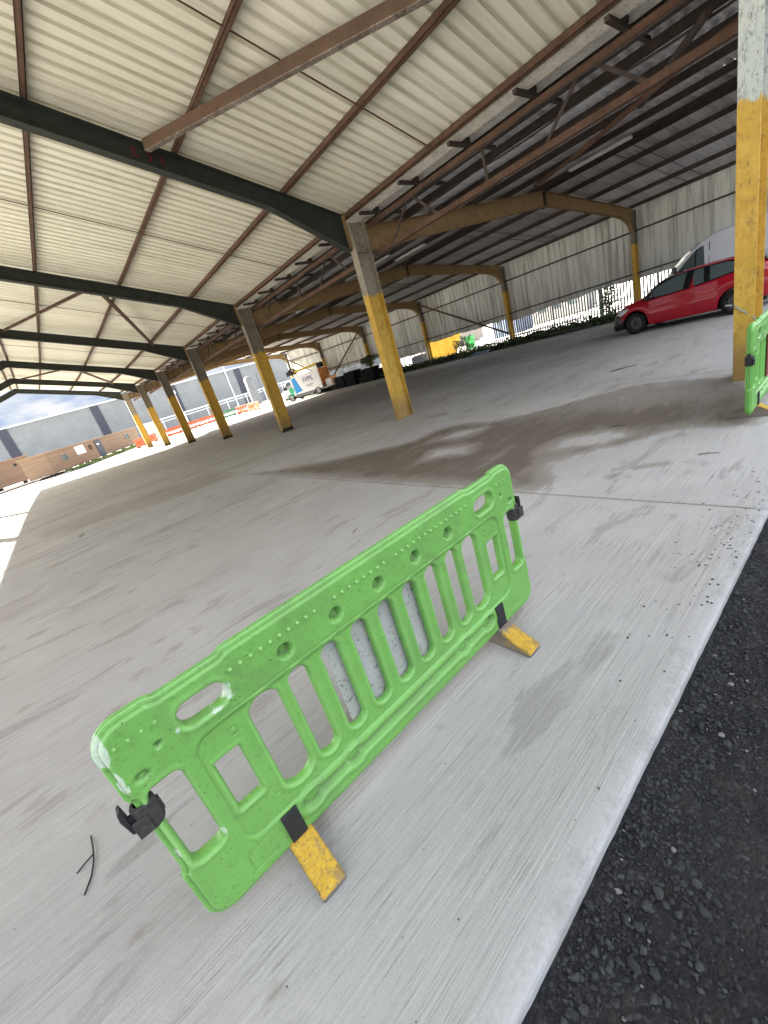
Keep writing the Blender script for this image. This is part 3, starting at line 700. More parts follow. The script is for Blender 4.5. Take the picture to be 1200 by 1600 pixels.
def foot_mesh():
    mb = MB(); prof = [(-.205, 0), (-.207, .022), (-.195, .036), (-.165, .046), (-.11, .070), (-.045, .115), (.045, .115), (.11, .070), (.165, .046), (.195, .036), (.207, .022), (.205, 0)]
    n = len(prof); secs = [(-.05, .94), (-.044, 1), (.044, 1), (.05, .94)]; V = []; F = []
    for (x, s_) in secs:
        for (y, z) in prof: V.append((x, y*(.985 if s_ < 1 else 1), z*s_ if z > .03 else z))
    for i in range(3):
        for j in range(n): F.append((i*n+j, i*n+(j+1) % n, (i+1)*n+(j+1) % n, (i+1)*n+j))
    F += [tuple(range(n)), tuple(range(3*n, 4*n))[::-1]]; mb.add(V, F); return mb
def mat_foot(flip=False):
    M = Mat('worn_yellow_rubber', .8, .25); O = M.co; x, y, z = M.sep(O)[0], M.sep(O)[1], M.sep(O)[2]
    n = M.noise(34, 6, .75, O); f_ = M.noise(90, 5, .75, O)
    ys_ = M.math('MULTIPLY', y, -1) 
    yel = M.mix(M.ramp(n, .35, .7), (.44, .26, .025), (.56, .36, .045)); yel = M.mix(M.math('MULTIPLY', M.ramp(f_, .50, .62), .8), yel, (.22, .14, .06)); yel = M.mix(M.math('MULTIPLY', M.ramp(M.noise(14, 5, .7, O), .52, .62), .7), yel, (.19, .135, .075))
    brn = M.mix(M.ramp(f_, .35, .7), (.13, .105, .085), (.20, .17, .14))
    up = M.sep(N(M.t, 'ShaderNodeNewGeometry').outputs['Normal'])[2]
    k = M.ramp(M.math('ADD', ys_, M.math('MULTIPLY', M.math('SUBTRACT', n, .5), .10)), .055 if not flip else .01, .075 if not flip else .03)
    k2 = M.ramp(M.math('ADD', up, M.math('MULTIPLY', M.math('SUBTRACT', n, .5), .5)), -.1 if not flip else .2, .2 if not flip else .45)
    k3 = M.ramp(z, .004, .02)
    M.col(M.mix(M.math('MULTIPLY', M.math('MULTIPLY', k, k2), k3), brn, yel)); M.bump(M.math('ADD', n, M.math('MULTIPLY', f_, .5)), .5, .006); return M.m
m_footA = mat_foot(True); m_footB = mat_foot(False)
m_board = Mat('dirty_white_board', .4, .4); O_ = m_board.co
cb = m_board.mix(m_board.ramp(m_board.noise(5, 5, .6), .3, .7), (.36, .365, .35), (.46, .465, .45)); cb = m_board.mix(m_board.math('MULTIPLY', m_board.ramp(m_board.noise(60, 4, .75), .58, .64), .8), cb, (.07, .06, .05))
m_board.col(cb); m_board = m_board.m
def place_barrier_parts(root, mat, front_board=None):
    V, F = panel_mesh(.0055); mb = MB(); mb.add(V, F); studs(mb); mb.build('panel', mat, root, smooth=False, recalc=False)
    p = root.children[0]; p.data.shade_smooth()
    try: p.data.set_sharp_from_angle(angle=R(38))
    except Exception: pass
    for i, xf in enumerate((.335, 1.665)):
        ft = foot_mesh().build('foot', m_footA if i == 0 else m_footB, root, bevel=.006, loc=(xf, 0, 0)); ft.data.shade_smooth()
        try: ft.data.set_sharp_from_angle(angle=R(40))
        except Exception: pass
        up = MB(); up.box(-.032, .032, -TH/2-.010, TH/2+.010, .10, .245); up.build('upstand', m_black, ft, bevel=.004)
    b = MB()
    if front_board: b.box(.705, 1.222, -TH/2-.006, -TH/2-.001, .30, .735); b.build('reflective_board', front_board, root)
    else: b.box(.705, 1.222, TH/2+.001, TH/2+.006, .30, .735); b.build('reflective_board', m_board, root)
    for i, (s_, xc) in enumerate(((1, .027), (-1, 1.973))):
        c = MB(); n = 14
        c.lathe([(.022, -.045), (.031, -.045), (.034, -.038), (.034, .038), (.031, .045), (.022, .045)], (0, 0, 0), 'z', n)
        c.box(-.039, .039, -.007, .007, -.025, .025); c.box(-s_*.02-.02, -s_*.02+.02, -.042, -.030, -.035, .02)
        hk = c.build('clip', m_grime, root, bevel=.002, loc=(xc, 0, .618 if i == 0 else .655))
        h = MB(); h.prism([(-.043, -.045), (-.052, -.04), (-.059, .02), (-.055, .048), (-.046, .052), (-.044, .015)], (0, -.02, .02), (s_, 0, 0), (0, 0, 1), (0, 1, 0), .036)
        h.box(min(-s_*.05, -s_*.03), max(-s_*.05, -s_*.03), -.010, .010, .0, .024); h.build('hook', m_black, hk, bevel=.003)
bar1 = thing('plastic_barrier', 'scuffed bright green plastic pedestrian barrier standing alone on the brushed concrete', 'barrier', (-.2554, 1.2602, 0), .0037)
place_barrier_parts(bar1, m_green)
bar2 = thing('plastic_barrier', 'green plastic barrier cut off by the right edge, clipped beside the nearest yellow post', 'barrier', (5.13, .90, 0), R(1))
place_barrier_parts(bar2, m_green2, simple('maroon_reflector', (.22, .02, .03), .4))

# small coarse barriers beyond the shed
def far_barrier(p, q, mat, label, group):
    p = Vector((*p, 0)); q = Vector((*q, 0)); d = q-p; L = d.length
    t = thing('plastic_barrier', label, 'barrier', p, math.atan2(d.y, d.x), group)
    ob = MB(); sx = L/2.0; ob.add([(v[0]*sx, v[1], v[2]) for v in FBV], FBF); ob.build('panel', mat, t, recalc=False)
    for x in (.33, 1.67): f2 = MB(); f2.box(x*sx-.05, x*sx+.05, -.2, .2, 0, .1); f2.build('foot', m_black, t)
    return t
FBV, FBF = panel_mesh(.032, False)
chain = [(11.5, 53.9), (13.2, 53.6), (15.0, 53.3), (16.8, 53.3), (18.3, 53.2)]
lab_o = 'orange plastic barrier in the long chain beyond the far posts'
for a, b in zip(chain[:-1], chain[1:]): far_barrier(a, b, m_orange, lab_o, 'orange barriers in the far chain')
far_barrier((18.45, 53.2), (20.0, 53.0), m_dkgreen, 'dark green plastic barrier linking the orange barriers beyond the shed', None)
for a, b in (((19.9, 52.4), (20.6, 50.6)), ((20.6, 50.5), (20.9, 48.6)), ((20.9, 48.5), (20.6, 46.8))): far_barrier(a, b, m_orange, 'orange plastic barrier in the short run left of the chevron truck', 'orange barriers in the short run by the truck')
for a, b in (((8.9, 52.5), (10.6, 55.0)), ((7.4, 50.0), (8.8, 52.3))): far_barrier(a, b, m_orange, 'orange plastic barrier leading from the last post towards the timber cabin', 'orange barriers by the cabin end')

# ------------------------------------------------------------------ floor litter
g = MB(); g.tube([(-.60, 2.15, .006), (-.595, 2.06, .012), (-.60, 2.0, .006), (-.615, 1.93, .005), (-.645, 1.87, .004)], .0032, 6)
g.tube([(-.597, 2.03, .010), (-.63, 2.02, .008), (-.665, 2.005, .004)], .003, 6)
tag(g.build('cable_tie', m_black, smooth=True), 'thin black forked cable tie lying on the concrete left of the barrier', 'cable tie')
m_twig = simple('dark_twig', (.07, .05, .035), .9)
def twig(cx, cy, L, a, lab, r=.004):
    g = MB(); pts = []
    for i in range(6):
        t = i/5-.5; pts.append((cx+math.cos(a)*L*t+random.uniform(-.01, .01), cy+math.sin(a)*L*t+random.uniform(-.01, .01), .006+.01*math.sin(t*3+1.5)))
    g.tube(pts, [r*.6, r, r, r*.9, r*.7, r*.4], 5); p = pts[2]; g.tube([p, (p[0]+L*.14*math.cos(a+.7), p[1]+L*.14*math.sin(a+.7), .014)], r*.6, 5)
    tag(g.build('twig', m_twig), lab, 'twig')
twig(5.34, 2.17, .20, -1.2, 'curled dark twig lying on the damp stain below the right-hand post'); twig(9.4, 3.6, .55, -.9, 'long forked dark twig on the floor in front of the red car', .008)
twig(4.33, 1.02, .16, -1.4, 'short dark twig on the pale concrete near the right edge'); twig(2.07, 3.55, .09, .3, 'tiny dark twig on the dry floor behind the green barrier')
g = MB(); 
for i in range(5): g.add([(2.19+i*.012, 3.0, .004), (2.205+i*.012, 3.004, .010), (2.208+i*.012, 3.03, .004), (2.19+i*.012, 3.026, .009)], [(0, 1, 2, 3)])
tag(g.build('paper_scrap', m_white, recalc=False), 'tiny white paper scrap on the floor behind the green barrier', 'paper scrap')
g = MB(); g.prism([(0, 0), (.10, .03), (.17, .02), (.15, .05), (.05, .05)], (-.2, 10.3, .004), (.7, .7, 0), (-.7, .7, .1), (0, 0, 1), .03)
tag(g.build('rag', simple('dirty_rag', (.35, .33, .31), .9)), 'crumpled grey rag lying on the floor at the left by the sunlit strip', 'rag')
# black pebbles strewn on the slab by the joint
def ppos():
    x = random.gauss(2.9, .6); y = EDGE+.03+abs(random.gauss(0, .16)); return x, y, .001
scatter_stones('pebbles', 130, ppos, [simple('pebble_black', (.05, .05, .055), .8), simple('pebble_grey', (.12, .12, .12), .8)], lambda: random.uniform(.0025, .008), 'small black pebbles strewn along the slab margin near the joint')
def ppos2(): return random.uniform(-.9, 3), random.uniform(.55, 2.8), .001
scatter_stones('grit', 220, ppos2, [simple('grit_dark', (.08, .075, .07), .8), simple('grit_pale', (.4, .39, .37), .8)], lambda: random.uniform(.0012, .0035), 'fine grit scattered over the brushed concrete')
# rope on the near column
g = MB(); pts = []
for i in range(26):
    t = i/25; pts.append((7.095-.015*math.sin(t*9), 1.40-t*.28, .95-.28*t+.012*math.sin(t*40)))
g.tube(pts, .009, 7); g.tube([(7.08, 1.42, .96), (7.05, 1.48, .98)], .010, 7)
g.tube([(7.08, 1.12, .67), (6.2, 1.02, .66), (5.6, .93, .68), (5.3, .89, .72)], .008, 6)
tag(g.build('rope', simple('frayed_grey_rope', (.36, .40, .36), .9, .4, 60, bump=.8, bscale=120), smooth=True), 'frayed pale rope tied round the nearest yellow post', 'rope')

# ------------------------------------------------------------------ vehicles
m_glass = Mat('car_glass', .04, .6); m_glass.col((.075, .10, .10)); m_glass = m_glass.m
m_glass.node_tree.nodes['Principled BSDF'].inputs['Coat Weight'].default_value = 1.0
def paint(name, c, coat=1.0, rough=.35):
    M = Mat(name, rough, .25); M.col(M.mix(M.ramp(M.noise(1.5, 4), .3, .7), tuple(x*.93 for x in c), c)); M.b.inputs['Coat Weight'].default_value = coat; M.b.inputs['Coat Roughness'].default_value = .06; return M.m
m_red = paint('red_car_paint', (.36, .004, .016), .75, .35); m_vanw = paint('white_van_paint', (.60, .62, .64), .6)
m_blackg = simple('gloss_black_plastic', (.01, .01, .011), .25, .2, spec=.5); m_tyre = simple('tyre_rubber', (.014, .014, .014), .85, spec=.15)
m_rim = simple('black_alloy', (.035, .035, .038), .3, .2, spec=.5); m_chrome = simple('silver_metal', (.5, .5, .52), .25, .1, metal=.8); m_lamp = simple('lamp_glass', (.55, .58, .6), .1, .1, spec=.6)
m_redl = simple('red_lamp_glass', (.35, .01, .01), .15, .1)
def lerp(tab, x):
    xs_ = [t[0] for t in tab]; return float(np.interp(x, xs_, [t[1] for t in tab]))
def car_body(P, root, mat, n=90):
    """P: dict with tables along x: top, belt, low, wid(belt half width), roofw"""
    L0, L1 = P['len']; st = np.linspace(L0, L1, n); rows = []
    for x in st:
        zt, zb, zl_, wb = lerp(P['top'], x), lerp(P['belt'], x), lerp(P['low'], x), lerp(P['wid'], x)
        for (wx, wr) in P['wheels']:
            if abs(x-wx) < wr: zl_ = max(zl_, P['wz']+math.sqrt(wr*wr-(x-wx)**2))
        zb = max(zb, zl_+.03); zt = max(zt, zb+.02); cab = max(0, zt-zb-.06); rw = wb-.05-P['tumble']*min(1, cab/.5)
        h = zb-zl_
        r = [(wb-.03, zl_), (wb, zl_+h*.12), (wb+.012, zl_+h*.45), (wb+.004, zl_+h*.62), (wb-.004, zl_+h*.66), (wb-.012, zb-.03), (wb-.035, zb),
             (wb-.035+(rw-wb+.035)*.5, zb+(zt-.05-zb)*.52) if cab > 0 else (wb-.10, zb+(zt-zb)*.4), (rw, zt-.05 if cab > 0 else zb+(zt-zb)*.7), (rw-.10, zt-.012), (rw*.5, zt), (0, zt+.008)]
        rows.append([(x, y, z) for y, z in r])
    mb = MB(); m_ = len(rows[0])
    for sgn in (-1, 1):
        V = [(x, y*sgn, z) for r in rows for (x, y, z) in r]; F = []
        for i in range(n-1):
            for j in range(m_-1): F.append((i*m_+j, (i+1)*m_+j, (i+1)*m_+j+1, i*m_+j+1))
        F += [tuple(range(m_)), tuple((n-1)*m_+j for j in range(m_))]
        mb.add(V, F)
    bm = bmesh.new(); me = bpy.data.meshes.new('body'); me.from_pydata(mb.v, [], mb.f); bm.from_mesh(me); bmesh.ops.remove_doubles(bm, verts=bm.verts, dist=.0005); bmesh.ops.recalc_face_normals(bm, faces=bm.faces); bm.to_mesh(me); bm.free()
    me.materials.append(mat); me.shade_smooth()
    try: me.set_sharp_from_angle(angle=R(35))
    except Exception: pass
    o = bpy.data.objects.new('body', me); C.objects.link(o); o.parent = root; o['_P'] = 0; del o['_P']; return o
def side_y(P, x, z):
    zt, zb, wb = lerp(P['top'], x), lerp(P['belt'], x), lerp(P['wid'], x)
    cab = max(0, zt-zb-.06); rw = wb-.05-P['tumble']*min(1, cab/.5)
    if z <= zb:
        zl_ = lerp(P['low'], x); h = zb-zl_
        return float(np.interp(z, [zl_, zl_+h*.12, zl_+h*.45, zl_+h*.62, zl_+h*.66, zb-.03, zb], [wb-.03, wb, wb+.012, wb+.004, wb-.004, wb-.012, wb-.035]))
    t = (z-zb)/max(.01, zt-.05-zb); return wb-.035+(rw-wb+.035)*min(1, t)
def side_panel(P, root, pts, mat, name, off=.008, sides=(-1, 1), sub=.06):
    """polygon in (x,z) laid on the side of the body"""
    for s_ in sides:
        xs_ = [p[0] for p in pts]; n = max(2, int((max(xs_)-min(xs_))/sub)); V = []; F = []
        g = np.linspace(min(xs_)+1e-4, max(xs_)-1e-4, n+1); cnt = 6
        for x in g:
            zz = []
            for (a, b) in zip(pts, pts[1:]+pts[:1]):
                if (a[0]-x)*(b[0]-x) < 0: zz.append(a[1]+(b[1]-a[1])*(x-a[0])/(b[0]-a[0]))
            lo, hi = min(zz), max(zz)
            for q in range(cnt):
                z = lo+(hi-lo)*q/(cnt-1); V.append((x, s_*(side_y(P, x, z)+off), z))
        for i in range(n):
            for q in range(cnt-1): F.append((i*cnt+q, (i+1)*cnt+q, (i+1)*cnt+q+1, i*cnt+q+1))
        mb = MB(); mb.add(V, F); o = mb.build(name, mat, root, smooth=True)
def wheel(root, x, y, r, wd, rim_mat, spokes=10, s=1):
    t = MB(); t.lathe([(r*.70, -wd/2), (r*.93, -wd/2), (r, -wd/2+.03), (r, wd/2-.03), (r*.93, wd/2), (r*.70, wd/2)], (0, 0, 0), 'y', 36)
    wh = t.build('wheel', m_tyre, root, smooth=True, loc=(x, y, r)); 
    q = MB(); yo = s*(wd/2-.015)
    q.lathe([(r*.71, yo+s*.012), (r*.68, yo+s*.012), (r*.64, yo-s*.03), (r*.62, yo-s*.10)], (0, 0, 0), 'y', 36)
    for k in range(spokes):
        a = 2*math.pi*k/spokes+.2; q.bar((r*.10*math.cos(a), yo-s*.01, r*.10*math.sin(a)), (r*.67*math.cos(a), yo-s*.005, r*.67*math.sin(a)), .018, .028, up=(0, 1, 0))
    q.lathe([(r*.16, yo), (r*.05, yo+s*.006), (.0005, yo+s*.006)], (0, 0, 0), 'y', 16)
    q.build('rim', rim_mat, wh)
    d = MB(); d.lathe([(.0005, yo-s*.09), (r*.55, yo-s*.09), (r*.55, yo-s*.12)], (0, 0, 0), 'y', 24); d.build('brake_disc', simple('brake_steel', (.22, .22, .22), .4) if 'brake_steel' not in bpy.data.materials else bpy.data.materials['brake_steel'], wh)
HB = dict(len=(-1.99, 2.02), wheels=[(1.245, .36), (-1.245, .36)], wz=.31, tumble=.20,
          top=[(-1.99, .62), (-1.95, .98), (-1.80, 1.12), (-1.55, 1.33), (-1.35, 1.385), (-.6, 1.41), (-.1, 1.415), (.25, 1.38), (.55, 1.275), (.98, 1.04), (1.10, .985), (1.5, .90), (1.75, .80), (1.90, .68), (2.02, .50)],
          belt=[(-1.99, .55), (-1.95, .90), (-1.7, .99), (-1.0, .97), (0, .92), (.9, .88), (1.2, .87), (1.6, .79), (1.85, .64), (2.02, .46)],
          low=[(-1.99, .40), (-1.9, .30), (-1.6, .22), (0, .19), (1.6, .20), (1.9, .17), (2.02, .20)],
          wid=[(-1.99, .60), (-1.93, .74), (-1.7, .83), (-1.2, .865), (0, .86), (1.0, .86), (1.5, .84), (1.8, .79), (1.95, .72), (2.02, .60)])
def build_hatch():
    a = -1.675+math.pi; fx, fy = 15.3396, 5.4441; cxx, cyy = fx-1.245*math.cos(a), fy-1.245*math.sin(a)
    off = .80; cxx += off*math.sin(a)*1; cyy -= off*math.cos(a)  # wheels' outer side faces the camera
    t = thing('parked_car', 'red three-door hatchback with black wheels and black front bumper parked under the shed', 'car', (cxx, cyy, 0), a)
    b = car_body(HB, t, m_red); b.data.materials.append(m_blackg)
    for p_ in b.data.polygons:
        c_ = p_.center
        if (c_.x > 1.59 and c_.z < .62 and not (c_.x < 1.66 and c_.z > .5)) or c_.x > 1.99 or (c_.x < -1.9 and c_.z < .45): p_.material_index = 1
    und = MB(); und.box(-1.85, 1.85, -.66, .66, .18, .40); und.box(-1.7, 1.0, -.70, .70, .4, .85); und.build('underbody', m_blackg, t)
    side_panel(HB, t, [(1.00, .915), (.62, 1.20), (.33, 1.31), (.0, 1.345), (-.12, 1.345), (-.10, .945), (.85, .915)], m_glass, 'side_window')
    side_panel(HB, t, [(-.26, 1.345), (-1.05, 1.325), (-1.52, 1.20), (-1.25, 1.06), (-.28, .955)], m_glass, 'side_window')
    side_panel(HB, t, [(-.52, 1.35), (-.66, 1.35), (-.70, .985), (-.56, .975)], m_blackg, 'window_pillar', off=.013, sub=.03)
    side_panel(HB, t, [(1.06, .915), (.62, 1.235), (.33, 1.345), (-.2, 1.375), (-1.08, 1.35), (-1.62, 1.205), (-1.27, 1.03), (-.28, .925), (.88, .885)], m_blackg, 'window_frame', off=.004)
    side_panel(HB, t, [(-.12, 1.36), (-.30, 1.36), (-.28, .94), (-.10, .93)], m_blackg, 'window_pillar', off=.010)
    side_panel(HB, t, [(1.99-.01, .50), (1.86, .62), (1.66, .56), (1.64, .20), (1.97, .20)], m_blackg, 'front_bumper', off=.012)
    side_panel(HB, t, [(1.84, .66), (1.72, .76), (1.40, .80), (1.42, .74), (1.66, .62)], m_lamp, 'headlight', off=.016)
    side_panel(HB, t, [(-1.70, .96), (-1.93, .86), (-1.95, .70), (-1.80, .74)], m_redl, 'tail_light', off=.012)
    side_panel(HB, t, [(.80, .245), (-.85, .245), (-.86, .20), (.82, .20)], m_red, 'sill', off=.03)
    side_panel(HB, t, [(.86, .885), (.855, .30), (.862, .30), (.868, .885)], m_blackg, 'door_seam', off=.002, sub=.004)
    side_panel(HB, t, [(-.32, .93), (-.40, .32), (-.392, .32), (-.312, .93)], m_blackg, 'door_seam', off=.003, sub=.004)
    for s_ in (-1, 1):
        h = MB(); h.box(-.16, .02, s_*.868-.012, s_*.868+.012, .80, .825); h.build('door_handle', m_red, t, bevel=.005)
        mbm = MB(); mbm.lathe([(.001, -.10), (.06, -.09), (.085, -.03), (.085, .04), (.06, .09), (.001, .10)], (.72, s_*.98, .97), 'y', 14); mm = mbm.build('wing_mirror', m_blackg, t, smooth=True)
    ws = MB(); V = []
    g_ = [(.30, 1.385, .60), (.60, 1.265, .66), (.98, 1.03, .74)]
    for (x, z, y) in g_: V += [(x+.03, -y, z+.01), (x+.05, 0, z+.045), (x+.03, y, z+.01)]
    ws.add(V, [(0, 1, 4, 3), (1, 2, 5, 4), (3, 4, 7, 6), (4, 5, 8, 7)]); ws.build('windscreen', m_glass, t, smooth=True)
    rw = MB(); V = []
    for (x, z, y) in [(-1.42, 1.375, .56), (-1.64, 1.27, .62), (-1.84, 1.10, .66)]: V += [(x-.03, -y, z+.01), (x-.05, 0, z+.04), (x-.03, y, z+.01)]
    rw.add(V, [(0, 1, 4, 3), (1, 2, 5, 4), (3, 4, 7, 6), (4, 5, 8, 7)]); rw.build('rear_window', m_glass, t, smooth=True)
    gr = MB(); gr.box(1.93, 1.992, -.46, .46, .24, .50); gr.build('grille', m_blackg, t, bevel=.01)
    for wx in (1.245, -1.245):
        for s_ in (-1, 1):
            wheel(t, wx, s_*.765, .31, .20, m_rim, 10, s_)
            l = MB(); l.lathe([(.345, -.12*s_), (.36, .03*s_), (.375, .03*s_), (.372, .0)], (wx, s_*.84, .31), 'y', 40); 
            l.v = [v if v[2] > .2 else (v[0], v[1]*.8, v[2]) for v in l.v]
    return t
build_hatch()
VN = dict(len=(-2.7, 2.65), wheels=[(1.75, .38), (-1.75, .38)], wz=.34, tumble=.16,
          top=[(-2.7, 2.1), (-2.6, 2.24), (0, 2.26), (.7, 2.22), (1.05, 2.08), (1.4, 1.82), (1.95, 1.30), (2.05, 1.22), (2.4, 1.08), (2.6, .90), (2.65, .75)],
          belt=[(-2.7, 1.2), (1.2, 1.18), (2.0, 1.1), (2.4, .98), (2.65, .70)],
          low=[(-2.7, .35), (2.3, .28), (2.65, .30)], wid=[(-2.7, .92), (-2.5, .98), (1.6, .98), (2.2, .90), (2.5, .78), (2.65, .60)])
def build_van():
    a = R(90); t = thing('parked_van', 'white panel van parked behind the red hatchback, mostly hidden by the near post', 'van', (18.1+.96, 3.45, 0), a)
    car_body(VN, t, m_vanw)
    und = MB(); und.box(-2.4, 2.4, -.7, .7, .25, .6); und.build('underbody', m_blackg, t)
    side_panel(VN, t, [(1.80, 1.22), (1.46, 1.60), (1.15, 1.88), (1.00, 1.94), (.92, 1.93), (.88, 1.20)], m_glass, 'side_window', off=.01)
    side_panel(VN, t, [(1.16, 1.88), (1.13, 1.89), (1.13, 1.21), (1.17, 1.21)], m_blackg, 'window_bar', off=.014, sub=.01)
    side_panel(VN, t, [(.80, 2.0), (.79, .5), (.80-.02, .5), (.78, 2.0)], m_blackg, 'door_seam', off=.003, sub=.006)
    side_panel(VN, t, [(.60, 1.95), (-.55, 1.95), (-.55, 1.25), (.60, 1.25)], m_vanw, 'side_panel', off=.012)
    ws = MB(); V = []
    for (x, z, y) in [(1.12, 2.03, .74), (1.5, 1.74, .78), (1.98, 1.30, .84)]: V += [(x+.03, -y, z+.03), (x+.08, 0, z+.05), (x+.03, y, z+.03)]
    ws.add(V, [(0, 1, 4, 3), (1, 2, 5, 4), (3, 4, 7, 6), (4, 5, 8, 7)]); ws.build('windscreen', m_glass, t, smooth=True)
    for wx in (1.75, -1.75):
        for s_ in (-1, 1): wheel(t, wx, s_*.86, .34, .22, m_chrome, 8, s_)
    for s_ in (-1, 1):
        g = MB(); g.box(1.62, 1.74, s_*1.12-.09, s_*1.12+.09, 1.22, 1.56); g.build('wing_mirror', m_blackg, t, bevel=.03)
build_van()
# access platform truck with chevrons
def chev_board(w_, h_, root, loc, rot, name='chevron_board'):
    M = bpy.data.materials.get('orange_chevrons')
    if not M:
        K = Mat('orange_chevrons', .4, .4); x, y, z = K.sep()[0], K.sep()[1], K.sep()[2]
        s_ = K.math('FRACT', K.math('MULTIPLY', K.math('ADD', K.math('ABSOLUTE', y), z), 2.6)); K.col(K.mix(K.ramp(s_, .50, .52), (.48, .055, .03), (.80, .42, .06))); M = K.m
    g = MB(); g.box(-.02, .02, -w_/2, w_/2, -h_/2, h_/2); o = g.build(name, M, root, loc=loc); o.rotation_euler = rot; return o
def text_part(s, size, mat, root, loc, rot, name, ext=.006):
    cu = bpy.data.curves.new(name, 'FONT'); cu.body = s; cu.size = size; cu.extrude = ext; cu.align_x = 'CENTER'; cu.align_y = 'CENTER'
    o = bpy.data.objects.new('tmp', cu); C.objects.link(o); bpy.context.view_layer.update()
    me = bpy.data.meshes.new_from_object(o.evaluated_get(bpy.context.evaluated_depsgraph_get())); bpy.data.objects.remove(o)
    me.materials.clear(); me.materials.append(mat); p = bpy.data.objects.new(name, me); C.objects.link(p); p.parent = root; p.location = loc; p.rotation_euler = rot; return p
def build_truck():
    a = R(116); rx, ry = 21.5, 34.8; ca, sa = math.cos(a), math.sin(a)
    cx, cy = rx+1.6*ca-(-.85)*0, ry+1.6*sa
    nx_, ny_ = -sa, ca   # left normal
    cx -= nx_*.85; cy -= ny_*.85
    t = thing('platform_truck', 'white utility truck with blue swoosh, orange rear chevrons and a folded yellow boom', 'truck', (cx, cy, 0), a)
    wht = m_white
    b = MB(); b.prism([(-2.2, .55), (1.0, .55), (1.0, 2.15), (-2.2, 2.25)], (0, .9, 0), (1, 0, 0), (0, 0, 1), (0, -1, 0), 1.8); b.build('box_body', wht, t, bevel=.03)
    c = MB(); c.prism([(1.03, .45), (2.75, .45), (2.80, .95), (2.35, 1.15), (1.75, 1.95), (1.03, 2.05)], (0, .88, 0), (1, 0, 0), (0, 0, 1), (0, -1, 0), 1.76); cab = c.build('cab', wht, t, bevel=.05)
    for s_ in (-1, 1):
        g = MB(); g.prism([(1.25, 1.2), (2.15, 1.2), (1.72, 1.8), (1.25, 1.85)], (0, s_*.885, 0), (1, 0, 0), (0, 0, 1), (0, s_, 0), .012); g.build('side_window', m_glass, cab)
        g = MB(); g.box(1.95, 2.10, s_*1.05-.06, s_*1.05+.06, 1.2, 1.5); g.build('wing_mirror', m_black, cab)
    blue = simple('blue_vinyl', (.03, .26, .60), .4, .1); grn = simple('green_vinyl', (.05, .42, .22), .4, .1)
    y = .905
    g = MB(); g.prism([(.10, .75), (.95, .62), (.98, 2.0), (.55, 2.1)], (0, y, 0), (1, 0, 0), (0, 0, 1), (0, 1, 0), .006); g.build('blue_swoosh', blue, t)
    g = MB(); g.lathe([(.0005, .008), (.30, .008), (.30, 0)], (1.35, y-.01, 1.0), 'y', 24); g.build('green_disc', grn, t)
    g = MB(); g.prism([(1.1, .50), (2.2, .50), (1.9, .70), (1.2, .72)], (0, .885, 0), (1, 0, 0), (0, 0, 1), (0, 1, 0), .006); g.build('green_stripe', grn, t)
    text_part('IVPS', .62, simple('navy_vinyl', (.05, .07, .20), .5), t, (-.85, y+.012, 1.62), (R(90), 0, R(180)), 'lettering')
    for i, wd in enumerate((.9, .6)):
        g = MB(); g.box(-.85-wd/2, -.85+wd/2, y+.001, y+.008, 1.10-.14*i, 1.15-.14*i); g.build('lettering_line', simple('grey_vinyl%d' % i, (.12, .14, .2), .5), t)
    g = MB(); g.box(-2.2, 1.0, -.86, .86, .40, .55); g.box(-1.0, .9, .80, .87, .28, .54); g.build('side_skirt', simple('grey_plastic', (.16, .16, .17), .6), t)
    chev_board(1.7, 1.5, t, (-2.25, 0, 1.5), (0, 0, 0))
    pl = MB(); pl.box(-3.1, -2.45, -.55, .6, .45, 1.15); pl.build('platform_bucket', wht, t, bevel=.04)
    chev_board(1.15, .72, t, (-3.13, .02, .98), (0, 0, 0)); g = MB(); g.box(-3.2, -2.3, -.9, .9, .42, .50); g.build('tail_frame', simple('light_grey_steel', (.4, .4, .4), .5), t)
    yb_ = simple('yellow_boom', (.62, .42, .04), .5)
    g = MB(); g.bar((-2.5, .1, .8), (-1.9, .1, 2.75), .16, .16, up=(0, 1, 0)); g.bar((-1.9, .1, 2.7), (1.3, .15, 2.55), .18, .2); g.build('boom', yb_, t)
    g = MB(); g.box(.9, 1.7, -.2, .4, 2.35, 2.75); g.tube([(.6, .1, 2.5), (1.0, .1, 2.9), (1.5, .2, 2.8)], .09); g.build('boom_head', m_black, t, bevel=.03); g = MB(); g.box(-2.3, -1.9, -.3, .4, 2.3, 2.75); g.build('boom_knuckle', m_black, t, bevel=.03)
    for s_ in (-1, 1):
        for wx in (1.6, -1.6): wheel(t, wx, s_*.80, .36, .22, m_chrome, 6, s_)
        l = MB(); l.box(-2.32, -2.26, s_*.82-.06, s_*.82+.06, .6, .85); l.build('tail_light', m_redl, t)
build_truck()

# ------------------------------------------------------------------ stacks and things along the side wall
def slab_stack(cx, cy, n, w_, l_, h_, mat, name, lab, cat, grp, jit=.03):
    for i in range(n):
        g = MB(); g.box(-w_/2, w_/2, -l_/2, l_/2, 0, h_*.80); g.box(-w_/2+.05, w_/2-.05, -l_/2+.1, -l_/2+.3, h_*.8, h_*.98); g.box(-w_/2+.05, w_/2-.05, l_/2-.3, l_/2-.1, h_*.8, h_*.98)
        o = g.build(name, mat, loc=(cx+random.uniform(-jit, jit), cy+random.uniform(-jit, jit), i*h_), bevel=.008); o.rotation_euler[2] = random.uniform(-.03, .03); tag(o, lab, cat, grp)
m_blk = simple('black_plastic_sheet', (.006, .007, .009), .8, .4, spec=.1)
slab_stack(22.6, 32.1, 7, .9, 1.5, .15, m_blk, 'ground_mat', 'black ground mat in the long stack nearest the chevron truck', 'ground mat', 'black ground mats, stack by the truck')
